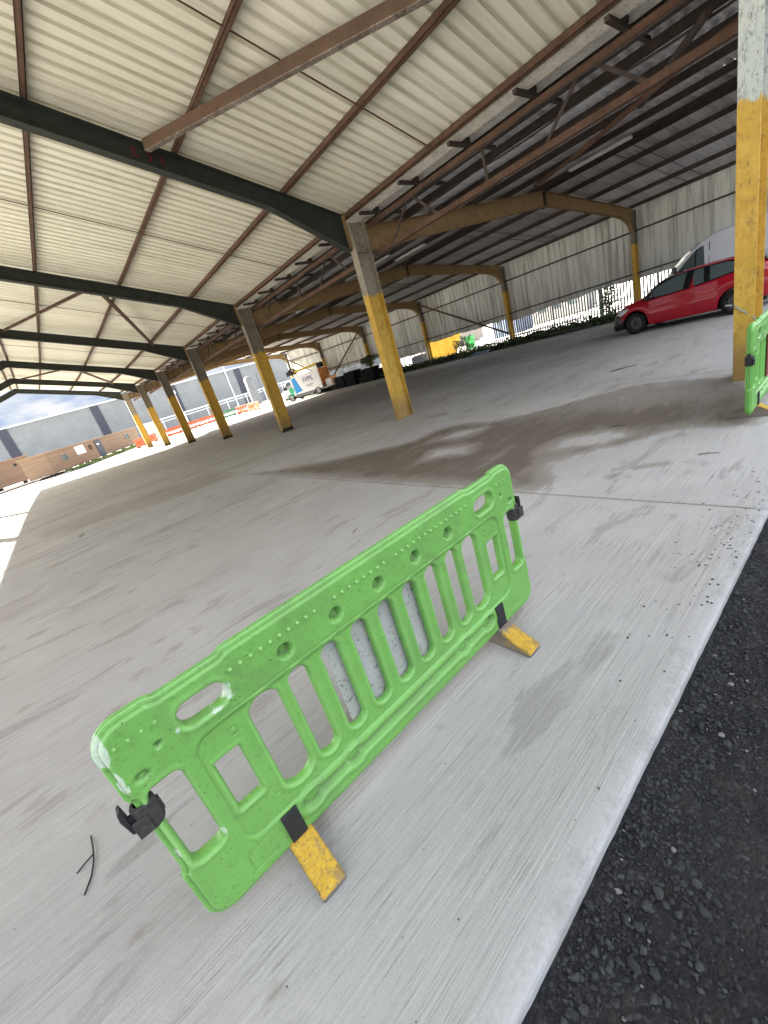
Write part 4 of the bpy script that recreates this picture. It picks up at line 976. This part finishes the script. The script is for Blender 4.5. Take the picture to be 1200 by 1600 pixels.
slab_stack(22.6, 30.4, 8, .9, 1.5, .15, m_blk, 'ground_mat', 'black ground mat in the taller stack next along the side wall', 'ground mat', 'black ground mats, middle stack')
slab_stack(22.7, 28.0, 9, .9, 1.7, .12, simple('dark_grey_sheet', (.013, .015, .018), .8, spec=.1), 'grey_mat', 'dark grey mat in the stack beside the far wall post, weeds behind', 'ground mat', 'dark grey mats by the wall post', .07)
def tyre(x, y, z, rx, rz, lab, grp, r=.42):
    g = MB(); prof = []
    for k in range(10): a = 2*math.pi*k/10; prof.append((r-.12+.12*math.cos(a), .12*math.sin(a)))
    g.lathe(prof, (0, 0, 0), 'y', 24, closed=True); o = g.build('tyre', m_tyre, smooth=True, loc=(x, y, z)); o.rotation_euler = (rx, 0, rz); tag(o, lab, 'tyre', grp)
for i, y in enumerate((26.9, 26.4, 25.9, 25.3, 24.8)): tyre(22.9, y, .42, R(12), R(random.uniform(-15, 15)), 'black tyre standing in the row behind the first mid post', 'tyres standing in a row by the wall')
g = MB()
for i in range(9): g.bar((22.5+.05*(i % 3), 26.0, .04+.05*(i//3)), (22.6, 27.4, .05+.05*(i//3)), .04, .04)
tag(g.build('pipe_bundle', m_blk), 'bundle of dark pipes lying before the tyres', 'pipes')
for i, y in enumerate((33.8, 31.6, 29.6, 25.9)):
    t = thing('mesh_panel', ['white-framed mesh panel leaning behind the black mats, furthest along', 'white-framed mesh panel leaning behind the stack by the truck', 'white-framed mesh panel leaning behind the middle black stack', 'white-framed mesh panel leaning behind the row of tyres'][i], 'fence panel', (24.4, y, .1), R(90))
    g = MB()
    for (a, b) in (((0, 0, 0), (1.8, 0, 0)), ((0, 0, 0), (0, 0, 1.7)), ((1.8, 0, 0), (1.8, 0, 1.7)), ((0, 0, 1.7), (1.8, 0, 1.7)), ((0, 0, .9), (1.8, 0, .9))): g.tube([a, b], .03, 6)
    g.build('frame', m_white, t); g = MB()
    for k in range(12): g.bar((.15*k+.07, 0, 0), (.15*k+.07, 0, 1.7), .012, .012, up=(0, 1, 0))
    g.box(.1, 1.7, .01, .016, 1.0, 1.62); g.build('infill', simple('pale_mesh%d' % i, (.5, .54, .58), .5), t)

# verge with weeds
def leaf_cloud(name, n, posf, mats, size, label, cat='weeds', kind='stuff', parent=None, updir=.5):
    V = []; F = []; MI = []
    for i in range(n):
        p = Vector(posf()); s = size*random.uniform(.5, 1.5); d = Vector((random.gauss(0, 1), random.gauss(0, 1), abs(random.gauss(0, 1))*updir+.2)).normalized(); sd_ = d.cross(Vector((random.gauss(0, 1), random.gauss(0, 1), random.gauss(0, 1)))).normalized()*s*.32
        b = len(V); V += [p, p+d*s*.5+sd_, p+d*s, p+d*s*.5-sd_]; F.append((b, b+1, b+2, b+3)); MI.append(random.randrange(len(mats)))
    me = bpy.data.meshes.new(name); me.from_pydata([tuple(v) for v in V], [], F)
    for m_ in mats: me.materials.append(m_)
    me.polygons.foreach_set('material_index', MI); o = bpy.data.objects.new(name, me); C.objects.link(o)
    if parent: o.parent = parent
    else: tag(o, label, cat, kind=kind)
    return o
gm = [simple('weed_green', (.045, .085, .025), .7), simple('weed_dark', (.025, .05, .018), .7), simple('weed_olive', (.10, .12, .04), .7)]
mb = MB(); ysv = lines(-3, 45, .4); V = []; F = []
for y in ysv:
    for j, (x, z) in enumerate(((22.35, -.02), (22.7, .06), (23.2, .12), (24.0, .16), (25.2, .2), (26.3, -.09))):
        V.append((x+(.3*mnoise.noise(Vector((y*.6, 0, 0))) if j < 2 else 0), y, z+(.10*mnoise.noise(Vector((x, y*.9, 1))) if 0 < j < 5 else 0)))
for i in range(len(ysv)-1):
    for j in range(5): F.append((i*6+j, i*6+j+1, (i+1)*6+j+1, (i+1)*6+j))
mb.add(V, F); tag(mb.build('verge', simple('verge_soil', (.085, .08, .055), .95, .4, 6), smooth=True), kind='structure')
def wpos():
    y = random.uniform(-2, 44); x = 22.5+abs(random.gauss(0, .9)); h = max(0, .28+.25*mnoise.noise(Vector((y*.8, x, 0))))*random.random()
    return x, y, .05+h
leaf_cloud('weeds', 22000, wpos, gm, .13, 'low green weeds and brambles growing along the foot of the side wall')
def shrub(x, y, z, rx, rz, lab, n=900, nm='shrub'):
    t = thing(nm, lab, nm, (x, y, z))
    g = MB()
    for k in range(9):
        a = random.uniform(0, 6.28); g.tube([(0, 0, 0), (math.cos(a)*rx*.3, math.sin(a)*rx*.3, rz*.5), (math.cos(a)*rx*.7, math.sin(a)*rx*.7, rz*random.uniform(.8, 1.1))], [.02, .014, .006], 5)
    g.build('stem', m_twig, t)
    def pf():
        while True:
            v = Vector((random.uniform(-1, 1), random.uniform(-1, 1), random.uniform(0, 1)))
            if mnoise.noise(v*2.4+Vector((x, y, 0))) > -.05 and v.x**2+v.y**2+(2*v.z-1)**2 < 1: return v.x*rx, v.y*rx, v.z*rz+.1
    leaf_cloud('foliage', n, pf, gm, .12, None, parent=t)
shrub(25.2, 10.2, .1, .55, 1.7, 'thin leafy sapling growing against the palisade fence', 500, 'sapling')
shrub(23.3, 28.6, 1.0, .7, .9, 'bushy green weed clump sprouting above the dark grey mats', 700, 'bush')
shrub(25.8, 20.5, .0, .8, 1.2, 'low bush beyond the wall between the skip and the post', 600, 'bush')
# tarp and timber
g = MB(); V = []; F = []
for i in range(9):
    for j in range(7): V.append((22.0+i*.11, 15.9+j*.22, .05+.10*abs(mnoise.noise(Vector((i*.7, j*.7, 4))))+(.08 if 2 < i < 7 else 0)))
for i in range(8):
    for j in range(6): F.append((i*7+j, (i+1)*7+j, (i+1)*7+j+1, i*7+j+1))
g.add(V, F); tag(g.build('tarpaulin', simple('blue_grey_tarp', (.16, .24, .36), .6)), 'crumpled blue tarpaulin lying at the edge of the weeds', 'tarpaulin')
for i in range(6):
    g = MB(); g.bar((22.2+.08*i, 10.2+.3*i, .10+.03*(i % 3)), (22.4+.1*i, 12.2+.25*i, .12+.04*(i % 2)), .12, .04)
    tag(g.build('timber_plank', simple('old_timber%d' % i, (.17, .13, .09) if i % 2 else (.05, .05, .055), .8), bevel=.004), ('pale' if i % 2 else 'blackened')+' old plank in the loose heap by the weeds', 'plank', ('pale' if i % 2 else 'blackened')+' planks heaped by the weeds')

# palisade fence beyond the side wall
def palisade(x, y0, y1, z0, z1, mat, lab, pitch=.155, along='y'):
    t = thing('palisade_fence', lab, 'fence', (x, y0, 0) if along == 'y' else (y0, x, 0)); g = MB(); n = int((y1-y0)/pitch)
    for i in range(n):
        c = i*pitch; 
        if along == 'y': g.prism([(-.035, z0), (.035, z0), (.035, z1-.06), (0, z1), (-.035, z1-.06)], (0, c, 0), (0, 1, 0), (0, 0, 1), (1, 0, 0), .012)
        else: g.prism([(-.035, z0), (.035, z0), (.035, z1-.06), (0, z1), (-.035, z1-.06)], (c, 0, 0), (1, 0, 0), (0, 0, 1), (0, 1, 0), .012)
    g.build('pales', mat, t)
    for zz in (z0+.25, z1-.3):
        g = MB(); g.box(.014, .06, 0, y1-y0, zz, zz+.05) if along == 'y' else g.box(0, y1-y0, .014, .06, zz, zz+.05); g.build('rail', mat, t)
    for k in range(int((y1-y0)/2.75)+1):
        g = MB(); c = k*2.75; g.box(.062, .14, c-.03, c+.03, -.05, z1-.1) if along == 'y' else g.box(c-.03, c+.03, .062, .14, -.05, z1-.1); g.build('post', mat, t)
    return t
m_galv = simple('dull_galvanised', (.20, .21, .22), .5, .2, metal=.3); m_galvd = simple('dark_galvanised', (.06, .06, .065), .6)
palisade(25.6, -3, 17.8, .12, 2.1, m_galvd, 'dark palisade fence seen under the side wall beside the red car')
palisade(25.6, 24.2, 45, .12, 2.1, m_galv, 'grey palisade fence behind the black mats at the far end')

# outside things right of the wall
t = thing('skip', 'dented yellow steel skip standing outside beyond the side wall', 'skip', (30.4, 26.6, 0), R(-50)); m_skip = mat_rust('yellow_skip', (.48, .27, .03), (.60, .36, .05), (.26, .14, .04), .5)
g = MB(); g.add([(-1.2, -.85, 0), (1.2, -.85, 0), (1.2, .85, 0), (-1.2, .85, 0), (-1.9, -.95, 1.75), (1.9, -.95, 1.75), (1.9, .95, 1.75), (-1.9, .95, 1.75), (-1.84, -.9, 1.72), (1.84, -.9, 1.72), (1.84, .9, 1.72), (-1.84, .9, 1.72), (-1.1, -.8, .1), (1.1, -.8, .1), (1.1, .8, .1), (-1.1, .8, .1)],
                 [(0, 3, 2, 1), (0, 1, 5, 4), (1, 2, 6, 5), (2, 3, 7, 6), (3, 0, 4, 7), (4, 5, 9, 8), (5, 6, 10, 9), (6, 7, 11, 10), (7, 4, 8, 11), (8, 9, 13, 12), (9, 10, 14, 13), (10, 11, 15, 14), (11, 8, 12, 15), (12, 13, 14, 15)]); g.build('hull', m_skip, t, recalc=False)
for x in (-1.0, -.35, .35, 1.0):
    for s_ in (-1, 1): g = MB(); g.bar((x, s_*.90, .05), (x*1.15, s_*1.0, 1.7), .08, .06, up=(0, 1, 0)); g.build('rib', m_skip, t)
t = thing('shipping_container', 'blue shipping container outside beyond the palisade fence', 'container', (36, 24.6, 0), R(90)); m_blue = simple('container_blue', (.12, .15, .20), .6)
g = MB(); pts = [(-3, -1.2)]; 
g.box(-3, -.5, -1.2, 1.2, .1, 2.5)
for k in range(8): g.box(-2.9+k*.3, -2.75+k*.3, 1.2, 1.24, .2, 2.4)
g.build('shell', m_blue, t)
for xx in (-1, 1): g = MB(); g.box(-3.05, -3.0, xx*.6-.55, xx*.6+.55, .2, 2.4); g.build('door', m_blue, t)
t = thing('wheeled_bin', 'bright green wheeled bin standing on the sunlit yard past the skip', 'bin', (31.5, 24.3, 0), .4)
g = MB(); g.prism([(-.3, 0), (.3, 0), (.36, 1.0), (-.36, 1.0)], (0, -.35, 0), (1, 0, 0), (0, 0, 1), (0, 1, 0), .7); g.build('tub', simple('bin_green', (.08, .5, .12), .5), t); g = MB(); g.box(-.4, .4, -.4, .4, 1.0, 1.08); g.build('lid', simple('bin_lid', (.05, .38, .09), .5), t)
t = thing('rubble_block', 'dark square block of broken brick beside the yellow skip', 'block', (26.9, 26.2, 0), .3); g = MB()
for i in range(3):
    for j in range(3): g.box(i*.42-.6, i*.42-.2, j*.35-.5, j*.35-.17, 0, .75+.1*random.random())
g.build('bricks', simple('dark_brick', (.07, .045, .04), .9), t)
for i, (x, y, w_, c) in enumerate(((48, 40, 9, (.30, .26, .22)), (52, 26, 8, (.28, .27, .25)))):
    t = thing('distant_house', ['low brown building in the bright distance left of the skip', 'low grey building in the bright distance right of the skip'][i], 'house', (x, y, 0), .3); g = MB(); g.box(-w_/2, w_/2, -3, 3, 0, 3.2); g.build('wall', simple('house_wall%d' % i, c, .8), t)
    g = MB(); g.prism([(-3.3, 3.2), (3.3, 3.2), (0, 4.8)], (-w_/2-.2, 0, 0), (0, 1, 0), (0, 0, 1), (1, 0, 0), w_+.4); g.build('roof', simple('house_roof%d' % i, (.14, .10, .08), .8), t)
    for k in range(3): g = MB(); g.box(-w_/2-.03, -w_/2+.02, -2+k*1.6, -1.2+k*1.6, 1, 2.1); g.build('window', m_glass, t)

# ------------------------------------------------------------------ far yard: warehouse, cabins, fence
WY = 95
t = thing('warehouse', 'long pale grey clad warehouse with dark vertical bands behind the cabins', 'warehouse', (0, 0, 0))
m_clad = mat_sheet('grey_cladding', (.20, .215, .218), (.26, .272, .275), (2.5, 1, .25), (.22, .23, .215), .5, .55, .9)
g = MB(); V = []; F = []; cols = []; x = -45
while x < 90:
    cols += [(x, 0), (x+.16, 0), (x+.2, .05), (x+.36, .05)]; x += .4
for (a, d) in cols: V += [(a, WY-d, 0), (a, WY-d, 8.3)]
for i in range(len(cols)-1): F.append((2*i, 2*i+2, 2*i+3, 2*i+1))
g.add(V, F); g.add([(-45, WY, 8.3), (90, WY, 8.3), (90, WY+30, 9.8), (-45, WY+30, 9.8)], [(0, 1, 2, 3)]); g.box(-45, 90, WY+.4, WY+29, 0, 8.0); g.build('wall', m_clad, t, recalc=False)
for px in (-17.6, -3.4, 10.6, 25.3, 39.6, 54):
    g = MB(); w_ = 1.4 if px != 25.3 else .9; g.box(px-w_/2, px+w_/2, WY-.2, WY-.06, 0, 8.25); g.build('dark_band', simple('slate_band%d' % int(px*10), (.055, .055, .075), .6), t)
g = MB(); g.box(-45, 90, WY-.3, WY-.02, 8.28, 8.5); g.build('gutter', m_white, t)
palisade(86, -22, 75, .1, 2.5, m_galv, 'long grey palisade fence running in front of the warehouse', .30, 'x')
t = thing('guard_rail', 'white horizontal guard rail running along the warehouse foot', 'rail', (14, 84, 0)); 
g = MB(); g.box(0, 34, 0, .1, 2.35, 2.55); g.box(0, 34, 0, .1, 1.9, 2.0); g.build('rail', m_white, t)
for k in range(9): g = MB(); g.box(k*4.2, k*4.2+.12, .1, .2, 0, 2.6); g.build('post', m_white, t)
t = thing('lamp_post', 'tall thin white lamp post between the second and third yellow posts', 'lamp post', (20.6, 52.9, 0)); g = MB(); g.tube([(0, 0, 0), (0, 0, 1.2)], .09); g.tube([(0, 0, 1.2), (0, 0, 6.4)], .05); g.build('pole', m_white, t); g = MB(); g.box(-.4, .1, -.1, .1, 6.4, 6.5); g.build('lamp_head', m_galv, t, bevel=.02)
t = thing('lamp_post', 'short white lamp post with round head close to the fourth yellow post', 'lamp post', (15.3, 58, 0)); g = MB(); g.tube([(0, 0, 0), (0, 0, 4.6)], .06); g.build('pole', m_white, t); g = MB(); g.lathe([(.001, .25), (.18, .15), (.2, -.1), (.001, -.2)], (0, 0, 4.8), 'z', 12); g.build('lamp_head', m_white, t, smooth=True)
t = thing('storage_tank', 'pale upright storage tank at the warehouse foot left of the truck', 'tank', (31.5, 72, 0)); g = MB(); g.lathe([(.001, 5.0), (.6, 4.85), (.85, 4.6), (.85, 0)], (0, 0, 0), 'z', 28); g.build('shell', simple('tank_grey', (.15, .155, .16), .6), t, smooth=True)
g = MB(); g.tube([(1.5, -.4, 0), (1.5, -.4, 5)], .06); g.build('pipe', m_galvd, t)

m_timber = Mat('timber_cladding', .8, .2); P_ = m_timber.pos
pl = m_timber.math('FRACT', m_timber.math('MULTIPLY', m_timber.sep(P_)[2], 3.6)); cc = m_timber.mix(m_timber.ramp(m_timber.noise(1.2, 5, .6, P_, (.25, .25, 9)), .3, .7), (.18, .12, .08), (.27, .19, .13)); cc = m_timber.mix(m_timber.ramp(pl, .0, .12, (1, 1, 1, 1), (0, 0, 0, 1)), cc, (.07, .04, .025)); m_timber.col(cc); m_timber = m_timber.m
m_tdoor = simple('slate_door', (.05, .055, .075), .5); m_tan = simple('tan_fascia', (.30, .21, .14), .7)
def cabin(p, q, z0, z1, depth, label, items):
    p = Vector((*p, 0)); q = Vector((*q, 0)); d = q-p; L = d.length
    t = thing('timber_cabin', label, 'cabin', p, math.atan2(d.y, d.x))
    g = MB(); g.box(0, L, 0, depth, z0, z1); g.build('wall', m_timber, t)
    g = MB(); g.box(-.1, L+.1, -.12, depth+.1, z1, z1+.10); g.build('roof', m_tan, t)
    k = 0
    while k < L: g = MB(); g.box(k, k+.3, .15, .6, -.08, z0); g.build('block', m_black, t); k += 2.5
    for it in items:
        f0, f1, za, zb, kind = it; x0, x1 = f0*L, f1*L
        if kind == 'window':
            g = MB(); g.box(x0, x1, -.05, -.003, za, zb); w_ = g.build('window', m_tan, t); g = MB(); m1 = (x0+x1)/2; g.box(x0+.08, m1-.04, -.06, -.052, za+.06, zb-.06); g.box(m1+.04, x1-.08, -.06, -.052, za+.06, zb-.06); g.build('pane', m_glass, w_)
        elif kind == 'door':
            g = MB(); g.box(x0, x1, -.06, -.003, za, zb); dd = g.build('door', m_tdoor, t); g = MB(); g.box(x0+.25, x0+.75, -.07, -.062, zb-.55, zb-.4); g.build('door_sign', m_white, dd)
        elif kind == 'sign':
            g = MB(); g.box(x0, x1, -.05, -.003, za, zb); s_ = g.build('sign_board', m_white, t)
            for r_ in range(5): g = MB(); g.box(x0+.2+.1*(r_ % 2), x1-.2-.15*(r_ % 3), -.058, -.052, zb-.12-r_*(zb-za)/6, zb-.07-r_*(zb-za)/6); g.build('sign_line', m_galv, s_)
        elif kind == 'vent': g = MB(); g.lathe([(.001, -.08), (.14, -.06), (.16, 0)], ((x0+x1)/2, 0, (za+zb)/2), 'y', 14); g.build('vent', m_black, t)
        elif kind == 'ring':
            g = MB(); xc, zc = (x0+x1)/2, (za+zb)/2; g.lathe([(.28, -.06), (.22, -.12), (.17, -.06), (.22, -.01)], (xc, 0, zc), 'y', 18, closed=True); g.build('life_ring', m_dark, t)
    return t
cabin((.05, 51.8), (11.1, 68.7), .15, 2.22, 2.6, 'long brown timber-clad site cabin with a slate door and white notice board', [(.10, .155, .95, 1.75, 'window'), (.235, .32, 1.15, 2.05, 'sign'), (.36, .39, 1.2, 1.9, 'ring'), (.435, .50, .16, 2.1, 'door'), (.80, .86, 1.05, 1.85, 'window')])
cabin((-11.5, 57.0), (-1.5, 62.6), .15, 2.72, 2.6, 'plain brown timber-clad site cabin cut off by the left edge', [(.86, .88, 2.0, 2.2, 'vent'), (.965, 1.01, 1.75, 2.15, 'sign')])
t = thing('waste_bin', 'black wheeled waste bin with a maroon lid between the two cabins', 'bin', (-.75, 58.6, 0), .6)
g = MB(); g.box(-.95, .95, -.5, .5, .12, 1.15); g.build('tub', m_blackg, t, bevel=.03); g = MB(); g.prism([(-.55, 1.15), (.55, 1.15), (.5, 1.45), (-.3, 1.55)], (-.98, 0, 0), (0, 1, 0), (0, 0, 1), (1, 0, 0), 1.96); g.build('lid', simple('maroon_lid', (.16, .03, .035), .5), t)
g = MB(); g.box(-.3, .3, -.512, -.502, .72, .86); g.build('lettering_line', m_white, t)
for sx in (-.8, .8): g = MB(); g.lathe([(.06, -.03), (.06, .03)], (sx, -.35, .06), 'y', 10); g.build('wheel', m_black, t)
t = thing('site_hoarding', 'pale square cabinet standing behind the fifth yellow post', 'cabinet', (11.8, 60.5, 0), .3); g = MB(); g.box(-.8, .8, -.4, .4, .1, 2.1); g.build('shell', simple('cream_cabinet', (.5, .46, .40), .6), t, bevel=.02); g = MB(); g.box(-.7, .7, -.43, -.402, .2, 2.0); g.build('door', simple('cream_door', (.46, .42, .37), .6), t)
pth = MB(); pth.add([(-16, 50.5, -.06), (-1, 55.2, -.06), (12.5, 65.5, -.06), (13.6, 68.2, -.06), (-.3, 57.5, -.06), (-14, 53.0, -.06)], [(0, 1, 4, 5), (1, 2, 3, 4)]); tag(pth.build('dirt_path', simple('pinkish_dirt', (.14, .115, .10), .95, .4, .8), recalc=False), kind='structure')
for i_, (a_, b_) in enumerate((((-14, 49.5), (16, 58.5)), ((-14, 46.0), (20, 55.0)))):
    pth = MB(); pth.bar((*a_, -.07), (*b_, -.07), .35, .03); tag(pth.build('ground_crack', m_dark), kind='structure')
# grass strip and loose timber in front of the cabins
def gp_(): u = random.random(); return 1.5+u*9.5+random.gauss(0, .3), 52.5+u*13.0-random.uniform(.8, 2.4), .0
leaf_cloud('grass_strip', 5000, gp_, [simple('dry_grass', (.20, .25, .08), .8), simple('green_grass', (.12, .20, .05), .8)], .22, 'dry green grass growing before the long cabin', 'grass')
for i, (x, y, a) in enumerate(((1.2, 50.2, .9), (2.6, 51.8, .4), (4.4, 54.0, .8), (-1.2, 49.0, .7))):
    g = MB(); g.bar((x-.6*math.cos(a), y-.6*math.sin(a), .06), (x+.6*math.cos(a), y+.6*math.sin(a), .3), .1, .06)
    tag(g.build('broken_pallet', simple('dark_wood%d' % i, (.06, .05, .04), .8)), 'dark broken timber dropped on the bright ground before the cabins', 'timber', 'dark timbers before the cabins')
t = thing('kerb_rail', 'low dark kerb line running across the bright ground before the cabins', 'kerb', (-14, 43.5, 0), .62)
g = MB(); g.box(0, 26, -.08, .08, -.05, .10); g.build('kerb', m_dark, t)
